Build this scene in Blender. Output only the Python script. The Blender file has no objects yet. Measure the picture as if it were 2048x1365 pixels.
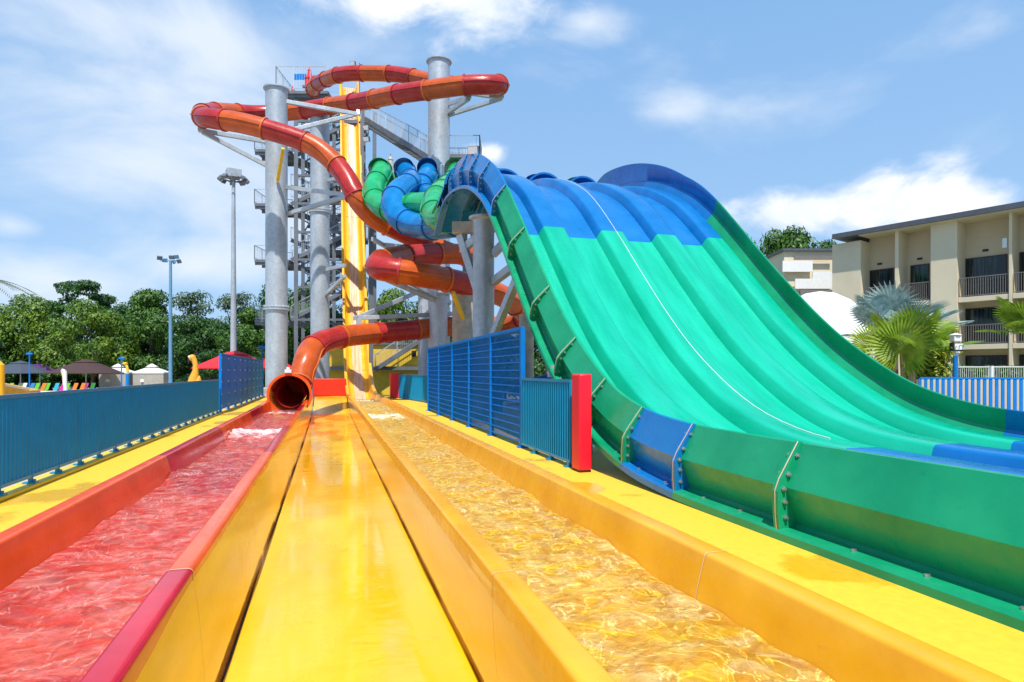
import bpy, math, random
from mathutils import Vector, Matrix, noise
random.seed(7)
C = bpy.context.scene.collection
sc = bpy.context.scene
V = Vector
# ------------------------------------------------------------------ camera model
F = 1251.6; UC = 1024.0; VH = 743.0; H = 1.4
TH = math.atan(368/F); ST, CT = math.sin(TH), math.cos(TH)
def P(u, v, D):
    """world point seen at photo pixel (u, v) at depth D"""
    r = (u-UC)*D/F
    return V((r*CT + D*ST, -r*ST + D*CT, H + (VH-v)*D/F))
def PG(u, D, z):
    p = P(u, VH, D); p.z = z; return p
# ------------------------------------------------------------------ tagging
def tag(o, label, cat, group=None, kind=None):
    if label: o['label'] = label
    if cat: o['category'] = cat
    if group: o['group'] = group
    if kind: o['kind'] = kind
    return o
def empty(name, loc, label, cat, group=None, rz=0):
    o = bpy.data.objects.new(name, None); C.objects.link(o)
    o.location = loc; o.rotation_euler = (0, 0, rz); o.empty_display_size = .2
    return tag(o, label, cat, group)
def copy_tree(o, parent=None, skip=()):
    c = o.copy(); C.objects.link(c); c.parent = parent
    for ch in list(o.children): copy_tree(ch, c)
    return c
# ------------------------------------------------------------------ materials
MATS = {}
def newmat(name):
    m = bpy.data.materials.new(name); m.use_nodes = True
    nt = m.node_tree; b = nt.nodes['Principled BSDF']; MATS[name] = m
    return m, nt, b
def setc(b, col): b.inputs['Base Color'].default_value = (*col, 1)
def noise_n(nt, scale, detail=4, coord='Object', stretch=None, rough=.55):
    tc = nt.nodes.new('ShaderNodeTexCoord'); n = nt.nodes.new('ShaderNodeTexNoise')
    n.inputs['Scale'].default_value = scale; n.inputs['Detail'].default_value = detail
    n.inputs['Roughness'].default_value = rough
    if stretch:
        mp = nt.nodes.new('ShaderNodeMapping'); mp.inputs['Scale'].default_value = stretch
        nt.links.new(tc.outputs[coord], mp.inputs['Vector']); nt.links.new(mp.outputs[0], n.inputs['Vector'])
    else: nt.links.new(tc.outputs[coord], n.inputs['Vector'])
    return n
def ramp(nt, src, p0, p1, c0=(0,0,0), c1=(1,1,1)):
    r = nt.nodes.new('ShaderNodeValToRGB')
    r.color_ramp.elements[0].position = p0; r.color_ramp.elements[1].position = p1
    r.color_ramp.elements[0].color = (*c0, 1); r.color_ramp.elements[1].color = (*c1, 1)
    nt.links.new(src, r.inputs[0]); return r
def mixc(nt, fac, a, b, mode='MIX'):
    m = nt.nodes.new('ShaderNodeMix'); m.data_type = 'RGBA'; m.blend_type = mode
    if hasattr(fac, 'links'): nt.links.new(fac, m.inputs[0])
    else: m.inputs[0].default_value = fac
    for i, x in ((6, a), (7, b)):
        if hasattr(x, 'links'): nt.links.new(x, m.inputs[i])
        else: m.inputs[i].default_value = (*x, 1)
    return m.outputs[2]
def bump(nt, b, src, strength, dist=.02):
    k = nt.nodes.new('ShaderNodeBump'); k.inputs['Strength'].default_value = strength
    k.inputs['Distance'].default_value = dist
    nt.links.new(src, k.inputs['Height']); nt.links.new(k.outputs[0], b.inputs['Normal'])
def gel(name, col, rough=.28, var=.25, coat=.3, bmp=.06, scale=1.6, stretch=None, alt=None):
    """glossy gel-coated fibreglass / paint with slight fading and wear"""
    m, nt, b = newmat(name)
    n = noise_n(nt, scale, 6, stretch=stretch)
    r = ramp(nt, n.outputs[0], .3, .72)
    dark = tuple(c*(1-var) for c in col)
    lite = alt or tuple(min(1, c*(1+var*.35)+.01) for c in col)
    sc_ = noise_n(nt, scale*9, 9, stretch=(1, .35, 1), rough=.75); rs_ = ramp(nt, sc_.outputs[0], .60, .70, (1,)*3, (.80, .79, .77))
    nt.links.new(mixc(nt, 1, mixc(nt, r.outputs[0], dark, lite), rs_.outputs[0], 'MULTIPLY'), b.inputs['Base Color'])
    n2 = noise_n(nt, scale*7, 5)
    r2 = ramp(nt, n2.outputs[0], .3, .8, (rough*.6,)*3, (min(1, rough*1.7),)*3)
    nt.links.new(r2.outputs[0], b.inputs['Roughness'])
    b.inputs['Coat Weight'].default_value = coat*.5; b.inputs['Coat Roughness'].default_value = .12; b.inputs['Specular IOR Level'].default_value = .32
    if bmp:
        n3 = noise_n(nt, 3.2, 4); bump(nt, b, n3.outputs[0], bmp, .05)
    return m
def plain(name, col, rough=.6, metal=0, var=.15, scale=4, bmp=0, emit=None):
    m, nt, b = newmat(name)
    n = noise_n(nt, scale, 6); r = ramp(nt, n.outputs[0], .3, .7)
    nt.links.new(mixc(nt, r.outputs[0], tuple(c*(1-var) for c in col), tuple(min(1, c*(1+var*.5)) for c in col)), b.inputs['Base Color'])
    b.inputs['Roughness'].default_value = rough; b.inputs['Metallic'].default_value = metal
    if bmp: bump(nt, b, n.outputs[0], bmp, .03)
    return m
RED   = gel('gel_crimson', (.58, .006, .03), .16, .22)
ORED  = gel('gel_orange_red', (.90, .10, .008), .2, .2)
ORNG  = gel('gel_orange', (.86, .38, .01), .24, .12, alt=(.9, .45, .02))
AMBER = gel('gel_amber', (.86, .44, .004), .1, .25, coat=.8, bmp=.1, stretch=(1, .3, 2))
YEL   = gel('deck_yellow', (.84, .53, .02), .42, .14, coat=.0, bmp=.1, scale=.9)
GREEN = gel('gel_green', (.0, .42, .25), .24, .16, coat=.5, bmp=.03, stretch=(2.2, .35, .35), alt=(.01, .49, .31))
GREENW= gel('gel_green_wall', (.0, .30, .13), .34, .2, coat=.25)
BLUE  = gel('gel_blue', (.0, .155, .45), .26, .15, coat=.3, bmp=.03)
LGREEN= gel('tube_green', (.01, .40, .13), .25, .3)
TBLUE = gel('tube_blue', (.0, .19, .50), .25, .3)
TORNG = gel('tube_orange', (.53, .085, .008), .3, .25)
TRED  = gel('tube_red', (.42, .022, .014), .3, .25)
FLRED = gel('flange_red', (.45, .02, .03), .4, .3)
FLORG = gel('flange_orange', (.6, .13, .02), .4, .3)
SEAL  = plain('sealant', (.85, .60, .36), .5)
SPEED = gel('speed_amber', (.93, .44, .01), .25, .15)
TEAL  = plain('teal_paint', (.0, .235, .45), .4, var=.1)
BMESH = plain('mesh_blue', (.0, .19, .62), .4, var=.12)
NAVY  = plain('navy_paint', (.01, .05, .25), .45)
PAD   = plain('red_vinyl', (.85, .008, .03), .38, var=.08, bmp=.15, scale=3)
PADR  = plain('box_red', (.8, .03, .01), .4)
CONC  = plain('concrete', (.42, .39, .34), .85, var=.3, scale=3, bmp=.2)
GUT = plain('gutter_grime', (.26, .19, .11), .8, var=.5, scale=5, bmp=.3)
BOLT  = plain('bolt_steel', (.5, .52, .55), .3, .8)
WHITE = plain('white_paint', (.78, .78, .76), .5, var=.06)
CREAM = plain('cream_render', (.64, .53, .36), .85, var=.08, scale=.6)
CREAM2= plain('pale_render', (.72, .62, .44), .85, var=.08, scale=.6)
ROOFG = plain('roof_grey', (.09, .10, .12), .5)
FRAME = plain('brown_frame', (.05, .022, .015), .5)
RAILB = plain('rail_bronze', (.20, .18, .165), .45)
YWALL = plain('yellow_wall', (.75, .5, .04), .7)
DARK  = plain('dark_trim', (.02, .02, .022), .6)
BARK  = plain('bark', (.13, .10, .075), .9, var=.3, scale=6, bmp=.4)
GREYW = plain('cabana_fabric', (.45, .42, .36), .85)
UGREY = plain('canopy_grey', (.05, .065, .09), .8); UPURP = plain('canopy_purple', (.12, .02, .18), .8)
UBRWN = plain('canopy_brown', (.06, .028, .025), .8); URED = plain('canopy_red', (.75, .015, .02), .7)
UGRN  = plain('canopy_green', (.05, .13, .03), .8)
SWAN  = plain('swan_yellow', (.8, .38, .03), .45)
POLEB = plain('pole_blue', (.13, .30, .47), .4); BRB = plain('bright_blue', (.01, .2, .6), .4)
YPAINT= plain('yellow_paint', (.8, .5, .02), .5); TENT = plain('tent_white', (.8, .8, .8), .6, var=.05)
CHAIRC = [plain('sling_'+n, c, .6) for n, c in (('green', (.12,.5,.03)), ('white', (.7,.72,.7)), ('cyan', (.03,.4,.55)), ('orange', (.75,.2,.02)), ('magenta', (.6,.02,.3)), ('blue', (.03,.2,.5)), ('dark_green', (.03,.22,.04)))]
for m_ in (BMESH, BRB):
    m_.node_tree.nodes['Principled BSDF'].inputs['Specular IOR Level'].default_value = .15; m_.node_tree.nodes['Principled BSDF'].inputs['Roughness'].default_value = .6
# galvanised steel
def galv(name, col, rough, seam):
    m, nt, b = newmat(name)
    vo = nt.nodes.new('ShaderNodeTexVoronoi'); vo.inputs['Scale'].default_value = 9
    tc = nt.nodes.new('ShaderNodeTexCoord'); nt.links.new(tc.outputs['Object'], vo.inputs['Vector'])
    n = noise_n(nt, 1.1, 7, stretch=(1, 1, .5)); r = ramp(nt, n.outputs[0], .3, .75, tuple(c*.66 for c in col), col)
    r3 = ramp(nt, vo.outputs['Color'], .0, 1, (.86,)*3, (1.08,)*3)
    nt.links.new(mixc(nt, 1, r.outputs[0], r3.outputs[0], 'MULTIPLY'), b.inputs['Base Color'])
    b.inputs['Metallic'].default_value = .35; b.inputs['Roughness'].default_value = rough
    if seam: bump(nt, b, n.outputs[0], .15, .03)
    return m
STEEL = galv('galvanised_steel', (.56, .62, .67), .46, True)
STEELD = galv('dull_steel', (.20, .225, .255), .55, False)
def mat_lane():
    m, nt, b = newmat('wet_yellow')
    n = noise_n(nt, .8, 6, stretch=(1, .45, 1)); r = ramp(nt, n.outputs[0], .35, .65, (.84, .47, .005), (.86, .545, .02))
    s = noise_n(nt, 3, 8); rs = ramp(nt, s.outputs[0], .66, .74)
    nt.links.new(mixc(nt, rs.outputs[0], r.outputs[0], (.74, .38, .01)), b.inputs['Base Color'])
    r2 = ramp(nt, n.outputs[0], .42, .6, (.06,)*3, (.36,)*3); nt.links.new(r2.outputs[0], b.inputs['Roughness'])
    b.inputs['Coat Weight'].default_value = .5; b.inputs['Coat Roughness'].default_value = .06
    k = noise_n(nt, 1.5, 4, stretch=(1.4, 3, 1)); bump(nt, b, k.outputs[0], .22, .04)
    return m
LANE = mat_lane()
def mat_deck():
    m, nt, b = newmat('stained_deck')
    n = noise_n(nt, .55, 7, stretch=(1, .8, 1)); r = ramp(nt, n.outputs[0], .57, .60, (.84, .52, .03), (.76, .43, .012))
    g = noise_n(nt, 14, 6); rg = ramp(nt, g.outputs[0], .3, .8, (.88,)*3, (1.05,)*3)
    nt.links.new(mixc(nt, 1, r.outputs[0], rg.outputs[0], 'MULTIPLY'), b.inputs['Base Color'])
    r2 = ramp(nt, n.outputs[0], .57, .60, (.6,)*3, (.22,)*3); nt.links.new(r2.outputs[0], b.inputs['Roughness'])
    bump(nt, b, g.outputs[0], .15, .01)
    return m
DECK = mat_deck()
def mat_water(name, col, deep, foams):
    """clear moving water over the coloured channel, whitened where it churns"""
    m, nt, b = newmat(name); nodes = nt.nodes; out = nodes['Material Output']
    tc = nodes.new('ShaderNodeTexCoord'); sp = nodes.new('ShaderNodeSeparateXYZ'); nt.links.new(tc.outputs['Object'], sp.inputs[0])
    n1 = noise_n(nt, 5.5, 9, stretch=(1.0, 1.1, 1), rough=.6); n1.inputs['Distortion'].default_value = .9
    n2 = noise_n(nt, 3.0, 6, stretch=(.9, 1.1, 1)); n2.inputs['Distortion'].default_value = 1.5
    add = nodes.new('ShaderNodeMath'); add.operation = 'ADD'; nt.links.new(n1.outputs[0], add.inputs[0]); nt.links.new(n2.outputs[0], add.inputs[1])
    bp = nodes.new('ShaderNodeBump'); bp.inputs['Strength'].default_value = .9; bp.inputs['Distance'].default_value = .07
    nt.links.new(add.outputs[0], bp.inputs['Height'])
    fr = nodes.new('ShaderNodeFresnel'); fr.inputs['IOR'].default_value = 1.33; nt.links.new(bp.outputs[0], fr.inputs['Normal'])
    gl = nodes.new('ShaderNodeBsdfGlossy'); gl.inputs['Roughness'].default_value = .06; nt.links.new(bp.outputs[0], gl.inputs['Normal'])
    tr = nodes.new('ShaderNodeBsdfTransparent'); tr.inputs[0].default_value = (*[min(1, .86+.14*c) for c in col], 1)
    # suspended bubbles: a faint pale diffuse body, with caustic lines painted into it
    df = nodes.new('ShaderNodeBsdfDiffuse'); rcl = ramp(nt, n2.outputs[0], .38, .62, deep, col); nt.links.new(rcl.outputs[0], df.inputs[0]); nt.links.new(bp.outputs[0], df.inputs['Normal'])
    rb0 = ramp(nt, n1.outputs[0], .40, .70, (.16,)*3, (.56,)*3)
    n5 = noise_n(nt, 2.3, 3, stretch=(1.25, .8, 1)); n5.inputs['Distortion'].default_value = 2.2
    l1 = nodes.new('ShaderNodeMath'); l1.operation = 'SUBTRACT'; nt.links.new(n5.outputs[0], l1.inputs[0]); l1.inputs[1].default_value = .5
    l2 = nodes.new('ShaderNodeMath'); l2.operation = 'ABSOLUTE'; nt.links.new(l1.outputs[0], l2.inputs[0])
    fl_ = ramp(nt, l2.outputs[0], .0, .04, (.8,)*3, (0,)*3)  # thin pale lines painted to stand for the net of focused sunlight
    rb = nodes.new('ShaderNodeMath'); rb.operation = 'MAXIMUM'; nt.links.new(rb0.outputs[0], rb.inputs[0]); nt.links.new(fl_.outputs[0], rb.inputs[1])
    m1 = nodes.new('ShaderNodeMixShader'); nt.links.new(rb.outputs[0], m1.inputs[0]); nt.links.new(tr.outputs[0], m1.inputs[1]); nt.links.new(df.outputs[0], m1.inputs[2])
    m2 = nodes.new('ShaderNodeMixShader'); nt.links.new(fr.outputs[0], m2.inputs[0]); nt.links.new(m1.outputs[0], m2.inputs[1]); nt.links.new(gl.outputs[0], m2.inputs[2])
    # foam where the flow breaks
    fm = None
    for y0, w in foams:
        a = nodes.new('ShaderNodeMath'); a.operation = 'SUBTRACT'; yy_ = nodes.new('ShaderNodeMath'); yy_.operation = 'MULTIPLY_ADD'; nt.links.new(n2.outputs[0], yy_.inputs[0]); yy_.inputs[1].default_value = 3; nt.links.new(sp.outputs['Y'], yy_.inputs[2]); nt.links.new(yy_.outputs[0], a.inputs[0]); a.inputs[1].default_value = y0+1.5
        bb = nodes.new('ShaderNodeMath'); bb.operation = 'ABSOLUTE'; nt.links.new(a.outputs[0], bb.inputs[0])
        c = nodes.new('ShaderNodeMapRange'); c.inputs[1].default_value = 0; c.inputs[2].default_value = w; c.inputs[3].default_value = .30; c.inputs[4].default_value = -.3
        nt.links.new(bb.outputs[0], c.inputs[0])
        if fm is None: fm = c.outputs[0]
        else:
            x = nodes.new('ShaderNodeMath'); x.operation = 'MAXIMUM'; nt.links.new(fm, x.inputs[0]); nt.links.new(c.outputs[0], x.inputs[1]); fm = x.outputs[0]
    nf = noise_n(nt, 4.5, 9, stretch=(1, .6, 1), rough=.7); nf.inputs['Distortion'].default_value = .6
    ad = nodes.new('ShaderNodeMath'); ad.operation = 'ADD'; nt.links.new(nf.outputs[0], ad.inputs[0]); nt.links.new(fm, ad.inputs[1])
    rf = ramp(nt, ad.outputs[0], .55, .86)
    fo = nodes.new('ShaderNodeBsdfDiffuse'); fo.inputs[0].default_value = (*[.55+.4*c for c in col], 1); nt.links.new(bp.outputs[0], fo.inputs['Normal'])
    m3 = nodes.new('ShaderNodeMixShader'); nt.links.new(rf.outputs[0], m3.inputs[0]); nt.links.new(m2.outputs[0], m3.inputs[1]); nt.links.new(fo.outputs[0], m3.inputs[2])
    nt.links.new(m3.outputs[0], out.inputs['Surface'])
    return m
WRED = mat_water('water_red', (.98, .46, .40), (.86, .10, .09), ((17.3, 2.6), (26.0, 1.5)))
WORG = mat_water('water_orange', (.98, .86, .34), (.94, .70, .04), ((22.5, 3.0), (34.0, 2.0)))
def mat_rush():
    m, nt, b = newmat('rushing_water'); out = nt.nodes['Material Output']
    n = noise_n(nt, 1.6, 5, stretch=(5, .25, .2), rough=.6)
    r = ramp(nt, n.outputs[0], .28, .55)
    tc = nt.nodes.new('ShaderNodeTexCoord')
    setc(b, (.74, .47, .31)); b.inputs['Roughness'].default_value = .35
    tr = nt.nodes.new('ShaderNodeBsdfTransparent'); mx = nt.nodes.new('ShaderNodeMixShader')
    nt.links.new(r.outputs[0], mx.inputs[0]); nt.links.new(tr.outputs[0], mx.inputs[1]); nt.links.new(b.outputs[0], mx.inputs[2])
    nt.links.new(mx.outputs[0], out.inputs['Surface']); return m
RUSH = mat_rush()
def leafmat(name, a, bcol, tr=.25):
    m, nt, b = newmat(name); out = nt.nodes['Material Output']
    n = noise_n(nt, .45, 3); n2 = noise_n(nt, 5, 2)
    r = ramp(nt, n.outputs[0], .38, .62); c1 = mixc(nt, r.outputs[0], a, bcol)
    r2 = ramp(nt, n2.outputs[0], .3, .7, (.6,)*3, (1.3,)*3); c2 = mixc(nt, 1, c1, r2.outputs[0], 'MULTIPLY')
    nt.links.new(c2, b.inputs['Base Color']); b.inputs['Roughness'].default_value = .5
    t = nt.nodes.new('ShaderNodeBsdfTranslucent'); nt.links.new(c2, t.inputs[0])
    mx = nt.nodes.new('ShaderNodeMixShader'); mx.inputs[0].default_value = tr
    nt.links.new(b.outputs[0], mx.inputs[1]); nt.links.new(t.outputs[0], mx.inputs[2]); nt.links.new(mx.outputs[0], out.inputs['Surface'])
    return m
LEAFD = leafmat('leaf_dark', (.022, .075, .01), (.05, .15, .018))
LEAFM = leafmat('leaf_mid', (.035, .11, .01), (.09, .21, .018))
LEAFY = leafmat('leaf_yellow_green', (.07, .16, .01), (.17, .28, .015))
LEAFO = leafmat('leaf_olive', (.05, .10, .03), (.09, .15, .05))
PALMG = leafmat('palm_green', (.16, .30, .02), (.34, .44, .04), .35)
PALMS = leafmat('palm_silver', (.22, .33, .31), (.38, .50, .47), .1)
SHRBY = leafmat('shrub_yellow', (.30, .36, .02), (.55, .50, .04), .3)
GLASS = None
def mat_glass():
    m, nt, b = newmat('window_glass'); setc(b, (.012, .02, .02)); b.inputs['Roughness'].default_value = .06
    n = noise_n(nt, 1.2, 2, stretch=(6, 6, .3)); r = ramp(nt, n.outputs[0], .45, .6, (.008, .012, .012), (.03, .055, .045))
    nt.links.new(r.outputs[0], b.inputs['Base Color']); return m
GLASS = mat_glass()
def mat_ground():
    m, nt, b = newmat('ground_mix'); n = noise_n(nt, .05, 6); r = ramp(nt, n.outputs[0], .45, .55, (.30, .28, .23), (.10, .14, .05))
    nt.links.new(r.outputs[0], b.inputs['Base Color']); b.inputs['Roughness'].default_value = .9; return m
GROUND = mat_ground()
PAVE = plain('pale_paving', (.45, .42, .36), .8, scale=1)

# ------------------------------------------------------------------ mesh builder
class MB:
    def __init__(s): s.v = []; s.f = []; s.m = []; s.mi = 0
    def add(s, vs, fs):
        o = len(s.v); s.v += [tuple(x) for x in vs]; s.f += [tuple(i+o for i in f) for f in fs]; s.m += [s.mi]*len(fs); return s
    def box(s, c, d, rz=0, rot=None):
        c = V(c); R = rot or Matrix.Rotation(rz, 3, 'Z')
        vs = [c + R @ V((x*d[0]/2, y*d[1]/2, z*d[2]/2)) for z in (-1, 1) for y in (-1, 1) for x in (-1, 1)]
        return s.add(vs, [(0,2,3,1),(4,5,7,6),(0,1,5,4),(2,6,7,3),(0,4,6,2),(1,3,7,5)])
    def b2(s, a, b):
        a, b = V(a), V(b); return s.box((a+b)/2, [abs(b[i]-a[i]) for i in range(3)])
    def beam(s, p0, p1, w, h, up=V((0,0,1))):
        p0, p1 = V(p0), V(p1); t = (p1-p0); L = t.length; t.normalize()
        x = t.cross(up)
        if x.length < 1e-3: x = t.cross(V((0,1,0)))
        x.normalize(); y = x.cross(t)
        return s.box((p0+p1)/2, (w, L, h), rot=Matrix((x, t, y)).transposed())
    def rings(s, rr, closed=True, cap=False):
        n = len(rr[0]); vs = [p for r in rr for p in r]; fs = []
        for i in range(len(rr)-1):
            for j in range(n if closed else n-1):
                k = (j+1) % n; fs.append((i*n+j, i*n+k, (i+1)*n+k, (i+1)*n+j))
        if cap: fs += [tuple(range(n))[::-1], tuple((len(rr)-1)*n+j for j in range(n))]
        return s.add(vs, fs)
    def tube(s, pts, r, n=10, cap=True):
        pts = [V(p) for p in pts]; R = r if isinstance(r, (list, tuple)) else [r]*len(pts); rr = []
        for i, p in enumerate(pts):
            t = (pts[min(i+1, len(pts)-1)]-pts[max(i-1, 0)]).normalized()
            if i == 0:
                x = t.cross(V((0,0,1)))
                if x.length < 1e-2: x = V((1,0,0))
            else: x = px-t*px.dot(t)
            x.normalize(); px = x; y = t.cross(x)
            rr.append([p + (x*math.cos(a)+y*math.sin(a))*R[i] for a in [2*math.pi*k/n for k in range(n)]])
        return s.rings(rr, True, cap)
    def lathe(s, c, prof, n=16, cap=True):
        c = V(c); rr = [[c+V((r*math.cos(2*math.pi*k/n), r*math.sin(2*math.pi*k/n), z)) for k in range(n)] for r, z in prof]
        return s.rings(rr, True, cap)
    def build(s, name, mat, parent=None, smooth=35, bevel=0):
        me = bpy.data.meshes.new(name); me.from_pydata(s.v, [], s.f)
        for m in (mat if isinstance(mat, (list, tuple)) else [mat]): me.materials.append(m)
        if any(s.m): me.polygons.foreach_set('material_index', s.m)
        if smooth:
            me.polygons.foreach_set('use_smooth', [True]*len(me.polygons)); me.set_sharp_from_angle(angle=math.radians(smooth))
        me.update(); o = bpy.data.objects.new(name, me); C.objects.link(o)
        if parent:
            o.parent = parent; off = parent.matrix_basis.translation if parent.parent is None else V((0,0,0))
            if parent.get('worldbuild'): o.matrix_parent_inverse = parent.matrix_basis.inverted()
        if bevel:
            b = o.modifiers.new('bevel', 'BEVEL'); b.width = bevel; b.segments = 2; b.limit_method = 'ANGLE'
        return o
def root(name, loc, label, cat, group=None):
    """an Empty whose parts are given in world coordinates"""
    o = empty(name, loc, label, cat, group); o['worldbuild'] = 1; return o
def lerp(a, b, t): return a+(b-a)*t
def interp(tab, x):
    if x <= tab[0][0]: return tab[0][1]
    for (a, b), (c, d) in zip(tab, tab[1:]):
        if x <= c: return b+(d-b)*(x-a)/(c-a)
    return tab[-1][1]
def catmull(pts, step=8):
    out = []; n = len(pts)
    for i in range(n-1):
        p0, p1, p2, p3 = pts[max(i-1, 0)], pts[i], pts[i+1], pts[min(i+2, n-1)]
        for k in range(step):
            t = k/step
            out.append(.5*((2*p1)+(p2-p0)*t+(2*p0-5*p1+4*p2-p3)*t*t+(3*p1-p0-3*p2+p3)*t**3))
    out.append(pts[-1]); return out
def resample(pts, n):
    L = [0]
    for a, b in zip(pts, pts[1:]): L.append(L[-1]+(b-a).length)
    out = []; j = 0
    for i in range(n+1):
        d = L[-1]*i/n
        while j < len(L)-2 and L[j+1] < d: j += 1
        t = (d-L[j])/max(1e-6, L[j+1]-L[j]); out.append(pts[j].lerp(pts[j+1], min(1, t)))
    return out, L[-1]

# ------------------------------------------------------------------ world: sky and clouds
SUN_AZ = math.radians(-10)      # measured from -Y towards +X
SUN_EL = math.radians(61)
sdir = V((math.sin(SUN_AZ)*math.cos(SUN_EL), -math.cos(SUN_AZ)*math.cos(SUN_EL), math.sin(SUN_EL)))
w = bpy.data.worlds.new("World"); sc.world = w; w.use_nodes = True
nt = w.node_tree; nodes = nt.nodes; bg = nodes['Background']
sky = nodes.new('ShaderNodeTexSky'); sky.sky_type = 'NISHITA'; sky.sun_disc = False
sky.sun_elevation = SUN_EL; sky.sun_rotation = math.atan2(sdir.x, sdir.y)
sky.air_density = 1.0; sky.dust_density = .6; sky.ozone_density = 1.6
tc = nodes.new('ShaderNodeTexCoord'); sp = nodes.new('ShaderNodeSeparateXYZ'); nt.links.new(tc.outputs['Generated'], sp.inputs[0])
def M(op, a, b=None, c=None):
    k = nodes.new('ShaderNodeMath'); k.operation = op
    for i, x in enumerate((a, b, c)):
        if x is None: continue
        if hasattr(x, 'links'): nt.links.new(x, k.inputs[i])
        else: k.inputs[i].default_value = x
    return k.outputs[0]
az = M('ARCTAN2', sp.outputs['X'], sp.outputs['Y']); el = M('ARCSINE', sp.outputs['Z'])
def dirof(u, v):
    d = (P(u, v, 1)-V((0, 0, H))).normalized(); return math.atan2(d.x, d.y), math.asin(d.z)
def cloudset(blobs):
    """union of soft ellipses of sky directions: (u, v, half-width, half-height, weight)"""
    tot = None
    for u, v, wu, hv, wt in blobs:
        a0, e0 = dirof(u, v); a1 = dirof(u+wu, v)[0]-a0; e1 = dirof(u, v-hv)[1]-e0
        dx = M('DIVIDE', M('SUBTRACT', az, a0), abs(a1)); dy = M('DIVIDE', M('SUBTRACT', el, e0), abs(e1))
        d = M('SQRT', M('ADD', M('MULTIPLY', dx, dx), M('MULTIPLY', dy, dy)))
        k = M('MULTIPLY', M('SUBTRACT', 1.0, d), wt)
        tot = k if tot is None else M('MAXIMUM', tot, k)
    return tot
def wnoise(scale, detail, stretch, dist=0, rough=.6):
    mp = nodes.new('ShaderNodeMapping'); mp.inputs['Scale'].default_value = stretch; nt.links.new(tc.outputs['Generated'], mp.inputs['Vector'])
    n = nodes.new('ShaderNodeTexNoise'); n.inputs['Scale'].default_value = scale; n.inputs['Detail'].default_value = detail
    n.inputs['Roughness'].default_value = rough; n.inputs['Distortion'].default_value = dist
    nt.links.new(mp.outputs[0], n.inputs['Vector']); return n.outputs[0]
def MR(x, a, b, c=0, d=1, smooth=True):
    k = nodes.new('ShaderNodeMapRange'); k.interpolation_type = 'SMOOTHSTEP' if smooth else 'LINEAR'
    nt.links.new(x, k.inputs[0]); k.inputs[1].default_value = a; k.inputs[2].default_value = b; k.inputs[3].default_value = c; k.inputs[4].default_value = d
    return k.outputs[0]
n_hi = wnoise(9, 10, (1, 1, 1.6), .25, .6); n_lo = wnoise(3.2, 7, (1, 1, 2.2), .4, .55)
cum = cloudset([(1790, 405, 280, 88, .95), (1590, 425, 220, 60, .9), (1960, 410, 180, 85, .9), (960, 15, 230, 130, .9), (740, 5, 260, 100, .75),
                (965, 305, 55, 30, .7)])
d_c = MR(M('ADD', cum, M('MULTIPLY', M('SUBTRACT', M('ADD', M('MULTIPLY', n_hi, .6), M('MULTIPLY', n_lo, .4)), .5), 2.6)), .06, .75)
wis = cloudset([(300, 50, 800, 170, .75), (400, 530, 300, 110, .85), (20, 450, 130, 50, .7), (150, 560, 520, 120, .65), (300, 320, 520, 420, .62), (1340, 225, 110, 50, .5), (1180, 45, 90, 50, .5), (2000, 300, 200, 160, .3), (1950, 60, 260, 90, .45), (1550, 210, 400, 70, .22), (330, 260, 120, 120, .35)])
d_w = M('MULTIPLY', MR(M('ADD', wis, M('MULTIPLY', M('SUBTRACT', n_lo, .5), 1.8)), .0, .8), .85)
haze = M('MULTIPLY', MR(el, .75, -.02, 0, 1, False), .50)
def wmix(fac, a, b):
    m = nodes.new('ShaderNodeMix'); m.data_type = 'RGBA'
    nt.links.new(fac, m.inputs[0]) if hasattr(fac, 'links') else setattr(m.inputs[0], 'default_value', fac)
    for i, x in ((6, a), (7, b)):
        if hasattr(x, 'links'): nt.links.new(x, m.inputs[i])
        else: m.inputs[i].default_value = (*x, 1)
    return m.outputs[2]
SK = 8.6
blue_air = wmix(.7, sky.outputs[0], (1.75, 4.0, 7.6))
c0 = wmix(haze, blue_air, (4.3, 6.1, 8.0))
shade = MR(n_hi, .35, .7)
ccol = wmix(shade, (.80*SK, .87*SK, .97*SK), (1.02*SK, 1.03*SK, 1.05*SK))
c1 = wmix(d_w, c0, (.80*SK, .87*SK, .96*SK)); c2 = wmix(d_c, c1, ccol)
nt.links.new(c2, bg.inputs['Color']); bg.inputs['Strength'].default_value = .1
# sun
sl = bpy.data.lights.new('sun', 'SUN'); sl.energy = 4.4; sl.angle = math.radians(.55); sl.color = (1, .95, .88)
so = bpy.data.objects.new('sun', sl); C.objects.link(so); so.rotation_euler = sdir.to_track_quat('Z', 'Y').to_euler()
# camera
cd = bpy.data.cameras.new('camera'); co = bpy.data.objects.new('camera', cd); C.objects.link(co)
co.location = (0, 0, H); co.rotation_euler = (math.radians(90), 0, -TH); cd.lens = 22; cd.sensor_width = 36
cd.shift_y = (VH-682.5)/2048; cd.clip_end = 3000; cd.clip_start = .05; sc.camera = co
sc.view_settings.view_transform = 'Standard'; sc.view_settings.look = 'None'; sc.view_settings.gamma = 1; sc.view_settings.exposure = 0.38
sc.render.resolution_x = 1024; sc.render.resolution_y = 682

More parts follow.
